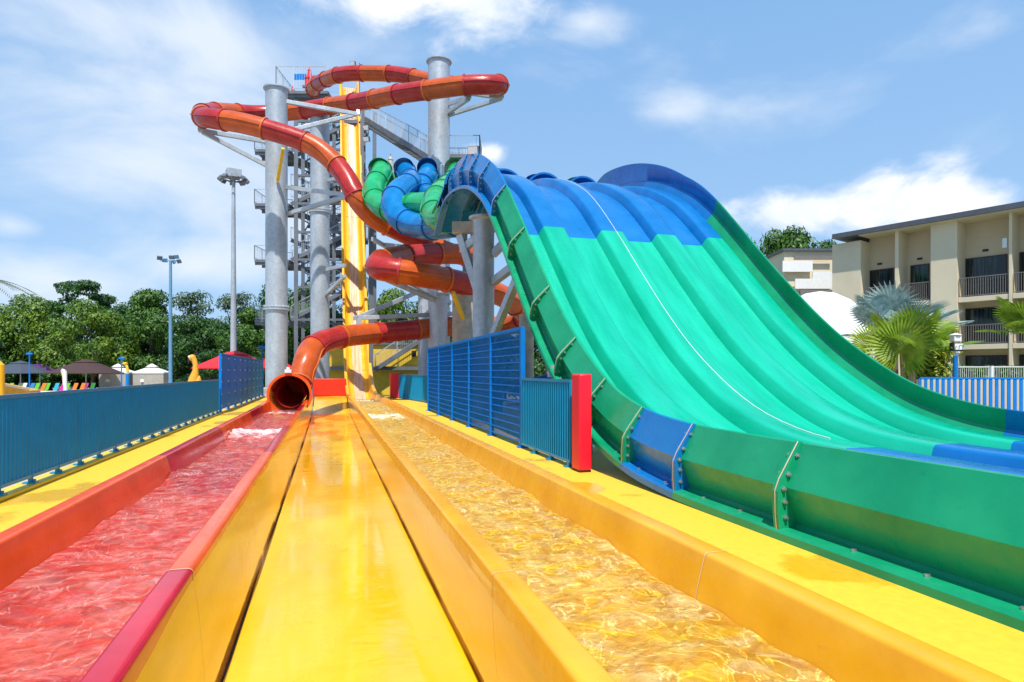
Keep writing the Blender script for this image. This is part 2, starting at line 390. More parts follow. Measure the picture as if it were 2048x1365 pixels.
# ------------------------------------------------------------------ ground, decks
GZ = -1.0
tag(MB().add([(-700,-200,GZ),(900,-200,GZ),(900,1500,GZ),(-700,1500,GZ)], [(0,1,2,3)]).build('ground', GROUND, smooth=0), None, None, kind='structure')
tag(MB().add([(-75,4,GZ+.006),(-3.4,4,GZ+.006),(-3.4,75,GZ+.006),(-75,75,GZ+.006)], [(0,1,2,3)]).build('pool_paving', PAVE, smooth=0), None, None, kind='structure')
CH_Y0 = -2.0
m = MB(); m.b2((-3.62, CH_Y0, GZ), (-2.54, 37, 0)); tag(m.build('side_deck', DECK, bevel=.02), None, None, kind='structure')
m = MB(); m.b2((-2.52, 30.6, GZ), (-.86, 37, -.01)); tag(m.build('tube_deck', DECK, bevel=.02), None, None, kind='structure')
m = MB(); m.b2((-3.60, CH_Y0, .0), (-3.36, 37, .045)); tag(m.build('deck_kerb', YEL, bevel=.012), None, None, kind='structure')
m = MB(); m.b2((2.76, CH_Y0, GZ), (11.6, 24.5, 0)); tag(m.build('main_deck', DECK, bevel=.02), None, None, kind='structure')
m = MB(); m.b2((2.76, 24.6, GZ), (4.4, 38, -.02)); tag(m.build('rear_deck', DECK, bevel=.02), None, None, kind='structure')
# centre lane between the two channels
lane = [(-2, -.95), (20, -.93), (30, -.85), (33, -.80), (36.5, -.25), (37.2, -.12), (39.5, -.1)]
m = MB(); rr = []
ys = [y for y in [-2+i*.5 for i in range(84)] if y <= 39.5]
for y in ys:
    z = interp(lane, y); xl = -.765+.012*math.sin(y*1.3)+.02*noise.noise(V((y*.7, 1, 0))); xr = 1.096+.02*noise.noise(V((y*.8, 5, 0)))
    t = min(1, max(0, (y-30)/8)); 
    rr.append([V((lerp(xl, -.72, t), y, z-.03)), V((lerp(xl, -.72, t), y, z)), V((lerp(xl, -.72, t)*.3+.1, y, z+.006)), V((xr*.6, y, z+.004)), V((xr, y, z)), V((xr, y, z-.03))])
m.rings(rr, False); tag(m.build('wet_lane', LANE, smooth=60), None, None, kind='structure')
m = MB(); m.b2((-.86, CH_Y0, GZ+.003), (1.2, 36, GZ+.012)); tag(m.build('lane_gutter', GUT), None, None, kind='structure')

# ------------------------------------------------------------------ channels
def arc(cx, cz, r, a0, a1, n=5):
    return [(cx+r*math.cos(math.radians(lerp(a0, a1, i/n))), cz+r*math.sin(math.radians(lerp(a0, a1, i/n)))) for i in range(n+1)]
def chan_profile(xo0, xi0, xi1, xo1, top=.10, bot=-.52):
    """rim, curved trough, rim; x from left to right"""
    p = [(xo0, -.06)]
    p += arc(xo0+.035, top-.035, .035, 180, 90, 4) + arc(xi0-.03, top-.03, .03, 90, 10, 4)
    s0, s1 = xi0+.12, xi1-.12
    p += [(xi0+.055, -.12), (s0-.02, bot+.17)] + arc(s0+.16, bot+.16, .16, 180, 270, 5)
    p += arc(s1-.16, bot+.16, .16, 270, 360, 5) + [(s1+.02, bot+.17), (xi1-.055, -.12)]
    p += arc(xi1+.03, top-.03, .03, 170, 90, 4) + arc(xo1-.035, top-.035, .035, 90, 0, 4) + [(xo1, -.06)]
    return p
def straight(prof, y0, y1, n=None, wob=0):
    n = n or max(1, int((y1-y0)/.5)); rr = []
    for i in range(n+1):
        y = lerp(y0, y1, i/n); w_ = wob*noise.noise(V((y*.6, prof[0][0], 0)))
        rr.append([V((x+w_, y, z)) for x, z in prof])
    return rr
prL = chan_profile(-2.56, -2.39, -1.02, -.85)
spiral = root('spiral_tube_slide', (-1.7, 14, 0), 'long orange and red tube slide winding down from the tower into the red open channel', 'water slide')
ysec = [CH_Y0, 4.55, 10.75, 15.9, 21.6, 25.6]
cols = [RED, ORED, RED, ORED, RED]
for i, mt in enumerate(cols):
    m = MB(); m.rings(straight(prL, ysec[i]+.001, ysec[i+1]-.001, wob=.012), False); o = m.build('channel_section', mt, spiral, smooth=50)
    o['label'] = ('crimson' if mt is RED else 'orange-red') + ' section of the open channel'
    j = MB(); j.rings([[V((x, yy, z+(.004 if z > .05 else -.004 if z < -.3 else 0))) for x, z in prL] for yy in (ysec[i+1]-.005, ysec[i+1]+.005)], False)
    j.build('joint_seal', SEAL, spiral)
# flared entry under the tube mouth
m = MB(); rr = []
for i in range(8):
    t = i/7; y = 25.6+t*1.75
    rr.append([V((lerp(x, -1.62+(x+1.7)*.96, t), y, z + (t*.28*max(0, abs(x+1.7)-.4) if z > -.2 else t*.03))) for x, z in prL])
m.rings(rr, False); m.build('channel_section', ORED, spiral, smooth=50)
# amber outer cladding facing the lane
def cladding(x_top, x_bot, ys, par, sgn, z_top=.03, z_bot=-.9):
    for a, b in zip(ys, ys[1:]):
        m = MB(); rr = []; n = max(2, int((b-a)/.25))
        for i in range(n+1):
            y = lerp(a+.0015, b-.0015, i/n); r_ = []
            e = (.03 if z_bot < -.5 else 0)
            zb = interp(lane, y)-.015+.018*noise.noise(V((y*1.1, x_top, 3)))+.035*max(0, noise.noise(V((y*.45, x_top*2, 9))))
            for k in range(7):
                t = k/6; bul = .022*math.sin(math.pi*t)*(1+.7*noise.noise(V((y*.5, t*1.5, x_top))))
                r_.append(V((lerp(x_top, x_bot, t)+sgn*bul, y, lerp(z_top, zb, t))))
            r_.append(r_[-1]+V((-sgn*.05, 0, -.03)))
            rr.append(r_)
        m.rings(rr, False); m.build('side_panel', AMBER, par, smooth=60)
cladding(-.853, -.775, [CH_Y0, 1.5, 4.55, 7.6, 10.75, 13.5, 15.9, 18.8, 21.6, 25.6, 28.7, 31.6, 34.3, 37.0], spiral, 1)
# water surfaces
def water(name, x0, x1, y0, y1, z, mat, par, seed, bumps=()):
    m = MB(); nx = 26; ny = int((y1-y0)/.055); rr = []
    for j in range(ny+1):
        y = lerp(y0, y1, j/ny); row = []
        for i in range(nx+1):
            x = lerp(x0, x1, i/nx)
            h = .035*noise.noise(V((x*2.0, y*1.1, seed)))+.022*noise.noise(V((x*4+y, y*3.2, seed+4)))+.010*noise.noise(V((x*9, y*7, seed+8)))+.018*math.sin(y*2.6+3*noise.noise(V((x*.8, y*.4, seed))))
            e = min(i, nx-i)/nx; h += .05*max(0, .13-e)*4*abs(noise.noise(V((y*1.3, seed, 0))))
            for yb, wb, ab in bumps:
                q = (y-yb)/wb
                if abs(q) < 1: h += ab*(1-q*q)*(.6+.9*abs(noise.noise(V((x*5, y*4, 2)))))
            row.append(V((x, y, z+h)))
        rr.append(row)
    m.rings(rr, False); o = m.build(name, mat, par, smooth=180); return o
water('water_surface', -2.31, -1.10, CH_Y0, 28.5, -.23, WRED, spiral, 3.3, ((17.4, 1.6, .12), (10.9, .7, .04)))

def big_tube(par, pts, r, sec, mats, fl_r=.06, n=20, seam=True, flm=None, mouth=None, flip=False):
    pts = catmull([p for p in pts], 10)
    N = max(1, round(resample(pts, 10)[1]/sec)); per = max(4, int(sec/.3)); q, L = resample(pts, N*per)
    fr = []
    for i, p in enumerate(q):
        t = (q[min(i+1, len(q)-1)]-q[max(i-1, 0)]).normalized(); x = t.cross(V((0,0,1)))
        if x.length < .15: x = fr[-1][1] if fr else V((1,0,0))
        x.normalize(); y = x.cross(t); fr.append((t, x, y))
    def ring(i, rad, off=0): 
        t, x, y = fr[i]; return [q[i]+t*off+(x*math.cos(a)+y*math.sin(a))*rad for a in [2*math.pi*k/n for k in range(n)]]
    for s_ in range(N):
        m = MB(); m.rings([ring(i, r) for i in range(s_*per, (s_+1)*per+1)])
        k = s_ % len(mats); o = m.build('tube_section', mats[k], par, smooth=50)
        if seam:
            f = MB()
            for sg in (1, -1):
                rr = []
                for i in range(s_*per, (s_+1)*per+1):
                    t, x, y = fr[i]; c = q[i]+x*sg*r
                    rr.append([c+y*.018, c+x*sg*.05+y*.018, c+x*sg*.05-y*.018, c-y*.018])
                f.rings(rr, False)
            f.build('seam_rib', SEAL if False else flm[k], o)
        f = MB(); i = s_*per
        rr = [ring(i, r-.005, -.05), ring(i, r+fl_r, -.05), ring(i, r+fl_r, .05), ring(i, r-.005, .05)]
        f.rings(rr)
        f.build('flange', flm[(s_+1) % len(flm)], o, smooth=30)
    return q, fr
tp = [(626,181,54),(634,168,52),(680,150,48),(740,147,47),(800,150,46),(860,162,44.5),(930,172,42.5),(985,172,40),(1000,171,37.8),(985,170,36.6),(930,171,36.5),(860,180,37),(790,190,38.5),
      (720,204,41),(650,214,43),(580,225,44),(510,228,43.5),(450,224,41.5),(412,226,39),(403,234,36.8),(425,238,35.4),(480,246,35),(550,264,35),(620,289,35),(665,322,34.8),(695,360,34.3),(717,402,34),(750,437,34.5),(800,463,35.3),(855,487,36),(905,507,36.5),(945,515,36.6),
      (962,515,35.6),(935,510,34.8),(890,508,34),(840,510,32.8),(795,516,31.2),(765,524,29.8),(755,535,28.7),(785,541,28.2),(850,552,28.7),(930,568,30),(1000,590,31.5),(1040,618,33),(1045,640,35),(1010,652,36.3),(960,653,36.5),(910,653,36),(830,660,35),(750,667,33.8),(690,673,32.4),(645,684,30.8),(620,703,29.6),(611,728,28.9),(602,752,28.4),(592,772,28),(584,786,27.6)]
q, fr = big_tube(spiral, [P(*a) for a in tp[:-3]]+[V((-1.25, 30.0, .85)), V((-1.42, 29.0, .56)), V((-1.50, 28.1, .45)), V((-1.52, 27.7, .43))], .56, 2.35, [TORNG, TRED], flm=[FLORG, FLRED])
# flared mouth ring
t, x, y = fr[-1]; cc = q[-1]; m = MB(); n = 28
def rg(off, rad): return [cc+t*off+(x*math.cos(a)+y*math.sin(a))*rad for a in [2*math.pi*k/n for k in range(n)]]
m.rings([rg(-1.3, .58), rg(-.9, .70), rg(-.3, .80), rg(0, .80), rg(.22, .80), rg(.22, .90), rg(.12, .90), rg(.1, .85), rg(-.3, .84), rg(-.9, .74), rg(-1.3, .62)])
m.build('tube_mouth', ORED, spiral, smooth=40)
m = MB(); m.rings([rg(-1.42, .6), rg(-1.42, .74), rg(-1.3, .74), rg(-1.3, .6)]); m.build('flange', FLRED, spiral)
b_ = MB(); b_.box(cc+V((-.06, -.35, .98)), (.26, .2, .14)); b_.box(cc+V((-.06, -.35, 1.1)), (.12, .12, .08)); b_.build('start_light', [WHITE], spiral)

# orange speed slide: run-out channel and steep drop
speed = root('speed_slide', (1.9, 20, 0), 'steep amber speed slide dropping from the tower into the wide orange water channel', 'water slide')
prR = chan_profile(1.01, 1.18, 2.58, 2.78)
ysec = [CH_Y0, 3.9, 9.2, 14.6, 20.0, 25.6, 31.0, 34.6]
for a, b in zip(ysec, ysec[1:]):
    m = MB(); m.rings(straight(prR, a+.001, b-.001, wob=.012), False); m.build('channel_section', ORNG, speed, smooth=50)
    j = MB(); j.rings([[V((x, yy, z+(.004 if z > .05 else -.004 if z < -.3 else 0))) for x, z in prR] for yy in (b-.004, b+.004)], False); j.build('joint_seal', SEAL, speed)
cladding(1.013, 1.10, [CH_Y0, 1.2, 3.9, 6.6, 9.2, 12, 14.6, 17.2, 20.0, 25.6, 31.0, 34.6], speed, -1)
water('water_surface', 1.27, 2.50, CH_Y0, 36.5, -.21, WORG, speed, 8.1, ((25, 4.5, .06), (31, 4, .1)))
dp = [(34.6, 0), (37.0, .04), (39.3, .35), (41.5, 1.1), (43.6, 2.4), (45.6, 4.4), (48.2, 7.9), (51.2, 12.6), (54.2, 17.6), (56.8, 22.8), (58.4, 26.0), (59.3, 27.6), (60.3, 28.4), (61.4, 28.5)]
cv = catmull([V((1.9, y, z)) for y, z in dp], 6)
def drop_rings(prof, pts, narrow=1.0):
    rr = []
    for i, p in enumerate(pts):
        t = (pts[min(i+1, len(pts)-1)]-pts[max(i-1, 0)]).normalized(); nn = V((0, -t.z, t.y)); k = lerp(1, narrow, min(1, max(0, (p.y-36)/6)))
        rr.append([V((1.895+(x-1.895)*k, p.y, p.z))+nn*z for x, z in prof])
    return rr
ksec = [0, 11, 22, 33, 44, 55, 66, len(cv)-1]
for a, b in zip(ksec, ksec[1:]):
    m = MB(); m.rings(drop_rings(prR, cv[a:b+1]), False); m.build('drop_section', SPEED, speed, smooth=50)
for a in ksec[1:-1]:
    m = MB(); tt = (cv[a+1]-cv[a-1]).normalized(); nn = V((0, -tt.z, tt.y))
    m.beam(cv[a]+V((-.85, 0, 0))-nn*.56, cv[a]+V((.85, 0, 0))-nn*.56, .1, .1); m.build('joint_flange', FLORG, speed)
m = MB(); sheet = [(x, -.505+.02*abs(x-1.9)*3) for x in (1.58, 1.74, 1.9, 2.06, 2.22)]
m.rings(drop_rings(sheet, cv), False); m.build('rushing_water', RUSH, speed)
# red box at the end of the lane
m = MB(); m.box((.1, 39.9, .42), (1.95, .6, 1.05)); o = m.build('end_barrier', PADR, bevel=.03); tag(o, 'low red padded barrier across the far end of the yellow lane', 'barrier')

# ------------------------------------------------------------------ wide racer slide
racer = root('racer_slide', (6.4, 12, 0), 'wide wavy green and blue four-lane racing slide with raised lane dividers', 'water slide')
rimt = [(-3, .80), (0, .80), (3, .79), (5, .80), (6.2, .83), (7.2, .95), (8.2, 1.27), (9.4, 1.96), (10.4, 2.74), (11.5, 3.74), (12.5, 4.68), (13.7, 5.72), (14.7, 6.38), (16.2, 7.05), (18.0, 7.5), (19.6, 7.66), (20.6, 7.55), (21.6, 7.2), (22.3, 6.85)]
cvR = catmull([V((0, y, z)) for y, z in rimt], 8)
cvR, LR = resample(cvR, 190)
NR = len(cvR); nrm = []
for i, p in enumerate(cvR):
    t = (cvR[min(i+1, NR-1)]-cvR[max(i-1, 0)]).normalized(); nrm.append(V((0, -t.z, t.y)))
sm = []
for i in range(NR):
    a = V((0,0,0))
    for k in range(-3, 4): a += nrm[min(NR-1, max(0, i+k))]
    sm.append(a.normalized())
nrm = sm
FL = [cvR[i]-nrm[i]*.56 for i in range(NR)]        # floor line
def hN(y): return interp([(0, 1), (13, 1), (15, 1.1), (18, 1.35), (20, 1.35), (21.5, .7), (22.3, .3)], y)
def hF(y): return interp([(0, 1), (12, 1.02), (15, 1.3), (17.5, 1.75), (20, 2.1), (22.3, 2.0)], y)
def idx(y): return min(range(NR), key=lambda i: abs(cvR[i].y-y))
ridges = [(4.48, 5.0), (5.85, 6.41), (7.24, 7.76), (8.57, 9.02)]
fprof = [(3.84, .0)]
for a, b in ridges:
    fprof += [(a-.09, 0), (a-.055, .015), (a-.005, .19), (a+.02, .22), (a+.05, .23), (b-.05, .23), (b-.02, .22), (b+.005, .19), (b+.055, .015), (b+.09, 0)]
fprof = fprof[:-1]+[(9.12, 0.0)]
nearP = [(3.58, -.24), (3.58, -.17), (3.60, -.145), (3.74, -.135), (3.77, -.11), (3.655, .20), (3.82, .56), (3.86, .565), (3.865, .55), (3.70, .20), (3.85, -.01), (3.85, -.06)]
farP = [(9.40, -.24), (9.40, -.08), (9.20, -.05), (9.34, .27), (9.28, .56), (9.24, .565), (9.235, .55), (9.295, .27), (9.10, -.01), (9.10, -.06)]
def rsweep(prof, i0, i1, hf=None):
    rr = []
    for i in range(i0, i1+1):
        k = hf(cvR[i].y) if hf else 1
        rr.append([V((x, 0, 0))+FL[i]+nrm[i]*(z*(k if z > 0.02 else 1)) for x, z in prof])
    return rr
bounds = [(-3, 'g'), (1.9, 'g'), (4.35, 'g'), (6.0, 'b'), (7.2, 'g'), (8.25, 'g'), (9.35, 'g'), (10.6, 'g'), (12.1, 'g'), (13.55, 'b'), (14.9, 'b'), (16.2, 'b'), (17.6, 'b'), (19.1, 'b'), (20.4, 'b'), (22.3, None)]
nm = {'g': 'green', 'b': 'blue'}
for (a, c), (b, _) in zip(bounds, bounds[1:]):
    i0, i1 = idx(a), idx(b)
    m = MB(); m.rings(rsweep(nearP, i0, i1, hN), True); o = m.build('side_wall', GREENW if c == 'g' else BLUE, racer, smooth=30); o['label'] = nm[c]+' side wall panel'
    if a == 7.2: i0 = idx(6.5)
    if b == 7.2: i1 = idx(6.5)
    if b <= 6.0: c = 'b'
    m = MB(); m.rings(rsweep(farP, i0, i1, hF), True); o = m.build('side_wall', GREENW if c == 'g' else BLUE, racer, smooth=30); o['label'] = nm[c]+' side wall panel'
fb = [(-3, 'b'), (6.0, 'g'), (8.7, 'g'), (10.6, 'g'), (13.05, 'b'), (16.2, 'b'), (19.4, 'b'), (22.3, None)]
for (a, c), (b, _) in zip(fb, fb[1:]):
    i0, i1 = min(range(NR), key=lambda i: abs(FL[i].y-a)), min(range(NR), key=lambda i: abs(FL[i].y-b))
    m = MB(); m.rings(rsweep(fprof, i0, i1), False); o = m.build('slide_bed', GREEN if c == 'g' else BLUE, racer, smooth=38); o['label'] = nm[c]+' bed section with raised lane dividers'
# ribs with bolts on the near wall
for (y, c), prev in zip(bounds[1:-1], [b[1] for b in bounds]):
    i = idx(y); k = hN(y); t = (cvR[i+1]-cvR[i-1]).normalized()
    out = [(3.60, -.17), (3.585, -.02), (3.58, .17*k), (3.62, .27*k), (3.81, .575*k)]; inn = [(3.78, -.17), (3.76, -.02), (3.68, .2*k), (3.72, .32*k), (3.83, .56*k)]
    m = MB(); rr = []
    for off in (-.035, .035):
        rr.append([FL[i]+t*off+V((x, 0, 0))+nrm[i]*z for x, z in out]+[FL[i]+t*off+V((x, 0, 0))+nrm[i]*z for x, z in inn[::-1]])
    m.rings(rr, True, True); rib = m.build('joint_rib', GREENW if (c == 'g') else BLUE, racer, smooth=0)
    s_ = MB(); s_.rings([[p+V((-.003, 0, 0)) for p in [FL[i]+t*o_+V((x, 0, 0))+nrm[i]*z for x, z in out]] for o_ in (-.006, .006)], False); s_.build('rib_edge', SEAL, rib)
    for z_, x_ in ((-.05, 3.64), (.08*k, 3.63), (.19*k, 3.62), (.31*k, 3.665), (.46*k, 3.755)):
        c_ = FL[i]+V((x_+.012, 0, 0))+nrm[i]*z_
        for sg in (-1, 1):
            bm = MB(); bm.tube([c_+t*sg*.033, c_+t*sg*.05], .022, 6); bm.tube([c_+t*sg*.045, c_+t*sg*.068], .012, 6); bm.build('bolt', BOLT, rib)
for y in [i*.62 for i in range(0, 22)]:
    i = idx(y); c_ = FL[i]+V((3.67, 0, 0))+nrm[i]*-.145; bm = MB(); bm.tube([c_, c_+nrm[i]*.02], .02, 6); bm.build('ledge_bolt', BOLT, racer)
# white cord drawn along the second divider
m = MB(); m.tube([FL[i]+V((6.22, 0, 0))+nrm[i]*.235 for i in range(idx(6.6), idx(17), 2)], .006, 5); m.build('divider_cord', WHITE, racer)
for X in (4.15, 5.42, 6.8, 8.15):
    m = MB(); rr = []; n = 18
    for Y, rad in ((19.3, .60), (19.3, .66), (19.45, .66), (19.6, .62), (21.2, .6), (21.2, .55), (19.3, .60)):
        i = idx(Y); c_ = V((X, 0, 0))+FL[i]+nrm[i]*.14; rr.append([c_+V((math.cos(math.pi*k/n)*rad, 0, 0))+nrm[i]*math.sin(math.pi*k/n)*rad for k in range(n+1)])
    m.rings(rr, False); m.build('lane_inlet', BLUE, racer, smooth=40)

# support pillars of the racer slide
def pillar(name, u, D, zt, r, label, mat=STEEL, grp=None, cap=True, z0=GZ, fl=()):
    p = PG(u, D, z0); o = root(name, p, label, 'column', grp)
    m = MB(); m.lathe(p, [(r, 0), (r, zt-z0)], 28); m.build('shaft', mat, o)
    for z in fl:
        f = MB(); f.lathe(V((p.x, p.y, z)), [(r, -.16), (r+.12, -.12), (r+.12, -.02), (r, 0), (r, .01), (r+.12, .02), (r+.12, .1), (r, .14)], 28)
        for k in range(22):
            a = 2*math.pi*k/22; f.lathe(V((p.x+(r+.07)*math.cos(a), p.y+(r+.07)*math.sin(a), z+.1)), [(.035, 0), (.035, .07)], 6)
        f.build('bolted_flange', mat, o)
    if cap:
        f = MB(); f.lathe(V((p.x, p.y, zt)), [(r, -.06), (r+.12, -.02), (r+.12, .05), (r-.05, .06), (r-.08, -.3)], 28, False); f.build('top_flange', mat, o)
    return o, p
def struts(o, segs, mat=STEEL, w_=.2, name='bracket_arm'):
    for a, b in segs:
        m = MB(); pa, pb = P(*a), P(*b); m.beam(pa, pb, w_, w_*1.15); m.build(name, mat, o, smooth=0, bevel=.012)
pl, pp = pillar('support_pillar', 967, 19.3, 6.1, .33, 'grey steel pillar under the blue crest of the wide slide', cap=True)
struts(pl, [((905,388+68,19.5),(985,388+68,19.5))], CONC, .3)
struts(pl, [((920,470,19.6),(955,580,19.3)), ((985,565,19.2),(1045,520,17.5)), ((975,700,19.2),(1040,545,17.2)), ((925,500,19.6),(960,470,19.3)), ((985,510,19.2),(1015,480,19))], STEEL, .2)
for X, Y, zt in ((8.4, 17.5, 6.4), (4.2, 10.0, 1.5), (8.4, 10.5, 1.9), (8.4, 13.8, 4.9)):
    o = root('support_pillar', (X, Y, 0), 'steel pillar hidden beneath the middle of the wide slide' if X > 5 else 'short steel pillar under the steep green part of the wide slide', 'column', 'pillars under the wide slide')
    m = MB(); m.lathe((X, Y, 0), [(.18, 0), (.18, zt)], 16); m.build('shaft', STEEL, o); m = MB(); m.beam((X-.6, Y, zt-.1), (X+.6, Y, zt-.1), .2, .2); m.build('cross_head', STEEL, o)
for i_, (X, Y, z1, lb) in enumerate(((7.6, 17.5, 6.4, ''), (7.6, 13.6, 4.6, ''))): pass
# short floodlight on the crest
def floodlight(p, label, s=.45, post=.5, grp=None, aim=-.5):
    o = root('floodlight', p, label, 'floodlight', grp)
    m = MB(); m.beam(p, p+V((0, 0, post)), .05, .05); m.build('post', STEELD, o)
    R = Matrix.Rotation(aim, 3, 'Z') @ Matrix.Rotation(.35, 3, 'X')
    m = MB(); m.box(p+V((0, 0, post+s*.3)), (s*.8, s*.45, s*.6), rot=R); m.build('housing', STEELD, o, smooth=0, bevel=.02)
    m = MB(); m.box(p+V((0, 0, post+s*.3))+R @ V((0, -s*.235, 0)), (s*.7, .02, s*.5), rot=R); m.build('lens', TENT, o, smooth=0)
    return o
floodlight(P(947, 318, 17.2), 'small grey floodlight standing on the blue crest of the wide slide', .38, .12)

# ------------------------------------------------------------------ feeder tubes
ends = {}
def lane_end(X, Y=20.2): 
    i = idx(Y); return V((X, 0, 0))+FL[i]+nrm[i]*.5
def feeder(label, mats, fls, pix, X, r=.56, Y=20.0):
    e = lane_end(X, Y); e2 = lane_end(X, Y+1.2); e2 = e+V((0, 1.3, -.15))
    pts = [P(*a) for a in pix]+[e2, e]
    o = root('feeder_tube', pts[0], label, 'tube slide', 'closed tubes feeding the wide slide')
    big_tube(o, pts, r, 2.3, mats, flm=fls, seam=True, fl_r=.05); return o
FG = gel('flange_green', (.01, .33, .1), .4); FB = gel('flange_blue', (.01, .12, .42), .4)
feeder('green tube curling down from the leftmost round opening of the tube platform', [LGREEN, LGREEN], [FG, FG], [(764,340,36.4),(760,352,35.2),(748,378,33.8),(753,404,32.6),(785,421,31),(830,411,29.5),(868,412,28),(905,425,26.5)], 8.15)
feeder('blue tube hanging in a deep curve in front of the grey column', [TBLUE, TBLUE], [FB, FB], [(812,343,36.4),(818,356,35.2),(822,366,33),(800,380,31.2),(787,402,30),(797,434,29.2),(835,452,28.2),(880,452,26.5),(925,440,24.5)], 5.42)
feeder('blue tube partly hidden behind the grey column', [TBLUE, TBLUE], [FB, FB], [(858,343,36.6),(850,362,35),(842,378,34.2),(862,396,32),(905,404,29),(940,405,26)], 6.8)
feeder('bright green tube looping down beside the blue crest of the wide slide', [LGREEN, LGREEN], [FG, FG], [(912,345,36),(905,362,33.5),(888,378,30),(872,398,26.8),(868,428,24.8),(890,440,23.2),(915,424,22.4)], 4.15, r=.5, Y=21.4)

# ------------------------------------------------------------------ tall columns
GRC = 'tall galvanised columns holding the tube slides'
oA, pA = pillar('steel_column', 553, 38.5, H+(VH-180)*38.5/F, .65, 'leftmost tall galvanised column, its top rising above the left loop of the orange tube', STEEL, GRC, fl=(H+(VH-617)*38.5/F,))
m = MB(); m.box((pA.x, pA.y, -.3), (2.0, 2.0, 1.4)); m.build('plinth', CONC, oA, smooth=0, bevel=.03)
struts(oA, [((404,262,36.5),(540,285,38.5)), ((404,264,36.5),(536,333,38.5)), ((573,204,38.5),(715,229,40)), ((712,229,40),(578,262,38.5)), ((573,375,38.5),(700,391,35)), ((700,391,35),(576,428,38.5))])
struts(oA, [((566,297,36.4),(555,362,37.8))], YPAINT, .17)
m = MB(); m.beam(P(403,250,36.8), P(403,264,36.8), .35, .35); m.beam(P(716,221,40.3), P(716,230,40.2), .16, .16); m.build('saddle', STEEL, oA)
oB, pB = pillar('steel_column', 640, 44, H+(VH-222)*44/F, .65, 'middle tall galvanised column standing beside the grey stair tower', STEEL, GRC, cap=False, fl=(H+(VH-424)*44/F,))
struts(oB, [((643,542,44),(690,531,42)), ((643,598,44),(690,552,42)), ((655,362,44),(705,348,40))])
oC, pC = pillar('steel_column', 878, 40, H+(VH-125)*40/F, .69, 'tallest galvanised column, right of the yellow drop slide, with the orange tube crossing in front', STEEL, GRC, fl=(H+(VH-364)*40/F,))
struts(oC, [((895,210,40),(940,193,37.2)), ((893,228,40),(938,197,37.2)), ((893,232,40),(1003,197,38.2)), ((935,186,37.2),(1003,196,38.2))])
struts(oC, [((895,500,40),(790,461,35.5)), ((893,540,40),(782,456,35.8)), ((770,490,38),(860,500,40)), ((745,478,37),(800,510,40))], STEEL, .2)
m = MB(); m.beam(P(937,186,37.2), P(937,196,37.2), .3, .3); m.beam(P(1001,185,38.2), P(1001,197,38.2), .35, .35); m.build('saddle', STEEL, oC)
oD, pD = pillar('lower_column', 930, 30.5, H+(VH-588)*30.5/F, .62, 'broad short column below the lower orange loop, behind the blue mesh fence', CONC, cap=True)
struts(oD, [((905,585,28.8),(928,640,30)), ((955,590,30.4),(945,620,30.4))], YPAINT, .16)
oE, pE = pillar('lower_column', 851, 42.5, H+(VH-560)*42.5/F, .5, 'slim pale column standing just left of the tallest column', STEEL, cap=True)
struts(oE, [((707,637,33.8),(905,628,36)), ((712,637,33.8),(870,570,38)), ((775,560,30),(895,612,36)), ((800,556,30.5),(900,606,36))], STEEL, .2)
m = MB(); m.beam(P(718,638,33.8), P(718,652,33.8), .3, .3); m.build('saddle', STEEL, oE)
oF, pF = pillar('lower_column', 1053, 24, H+(VH-630)*24/F, .28, 'narrow concrete post behind the end of the blue mesh fence', CONC, cap=False)
oG, pG_ = pillar('lower_column', 877, 34.8, H+(VH-590)*34.8/F, .5, 'pale column under the lowest tube, just left of the blue mesh fence', STEEL, cap=True)

# ------------------------------------------------------------------ stair tower
tower = root('stair_tower', PG(640, 57, GZ), 'tall grey steel stair tower with a railed platform at its top', 'tower')
def railing(m, a, b, h=1.1, step=.16, posts=1.6, r=.016):
    a, b = V(a), V(b); L = (b-a).length; n = max(1, int(L/step)); up = V((0, 0, h))
    m.beam(a+up, b+up, .05, .05); m.beam(a+up*.1, b+up*.1, .035, .035)
    for i in range(n+1): p = a.lerp(b, i/n); m.beam(p+up*.1, p+up, r, r)
    k = max(1, round(L/posts))
    for i in range(k+1): p = a.lerp(b, i/k); m.beam(p, p+up*1.02, .05, .05)
def stairs(par, a, b, wdt, name='stair_flight', mat=STEELD, side=None, rail=1.15):
    a, b = V(a), V(b); d = V((b.x-a.x, b.y-a.y, 0)).normalized(); s_ = side or V((d.y, -d.x, 0))*wdt
    m = MB()
    for o_ in (V((0,0,0)), s_): m.beam(a+o_, b+o_, .08, .34)
    n = max(2, int(abs(b.z-a.z)/.2))
    for i in range(n):
        p = a.lerp(b, (i+.5)/n)+s_/2; m.box(p, (.28 if abs(d.x) > .7 else s_.length, s_.length if abs(d.x) > .7 else .28, .04))
    fl = m.build(name, mat, par, smooth=0)
    m = MB()
    for o_ in (V((0,0,.1)), s_+V((0,0,.1))): railing(m, a+o_, b+o_, rail, .2, 1.8)
    m.build('handrail', STEEL, fl, smooth=0)
    return fl
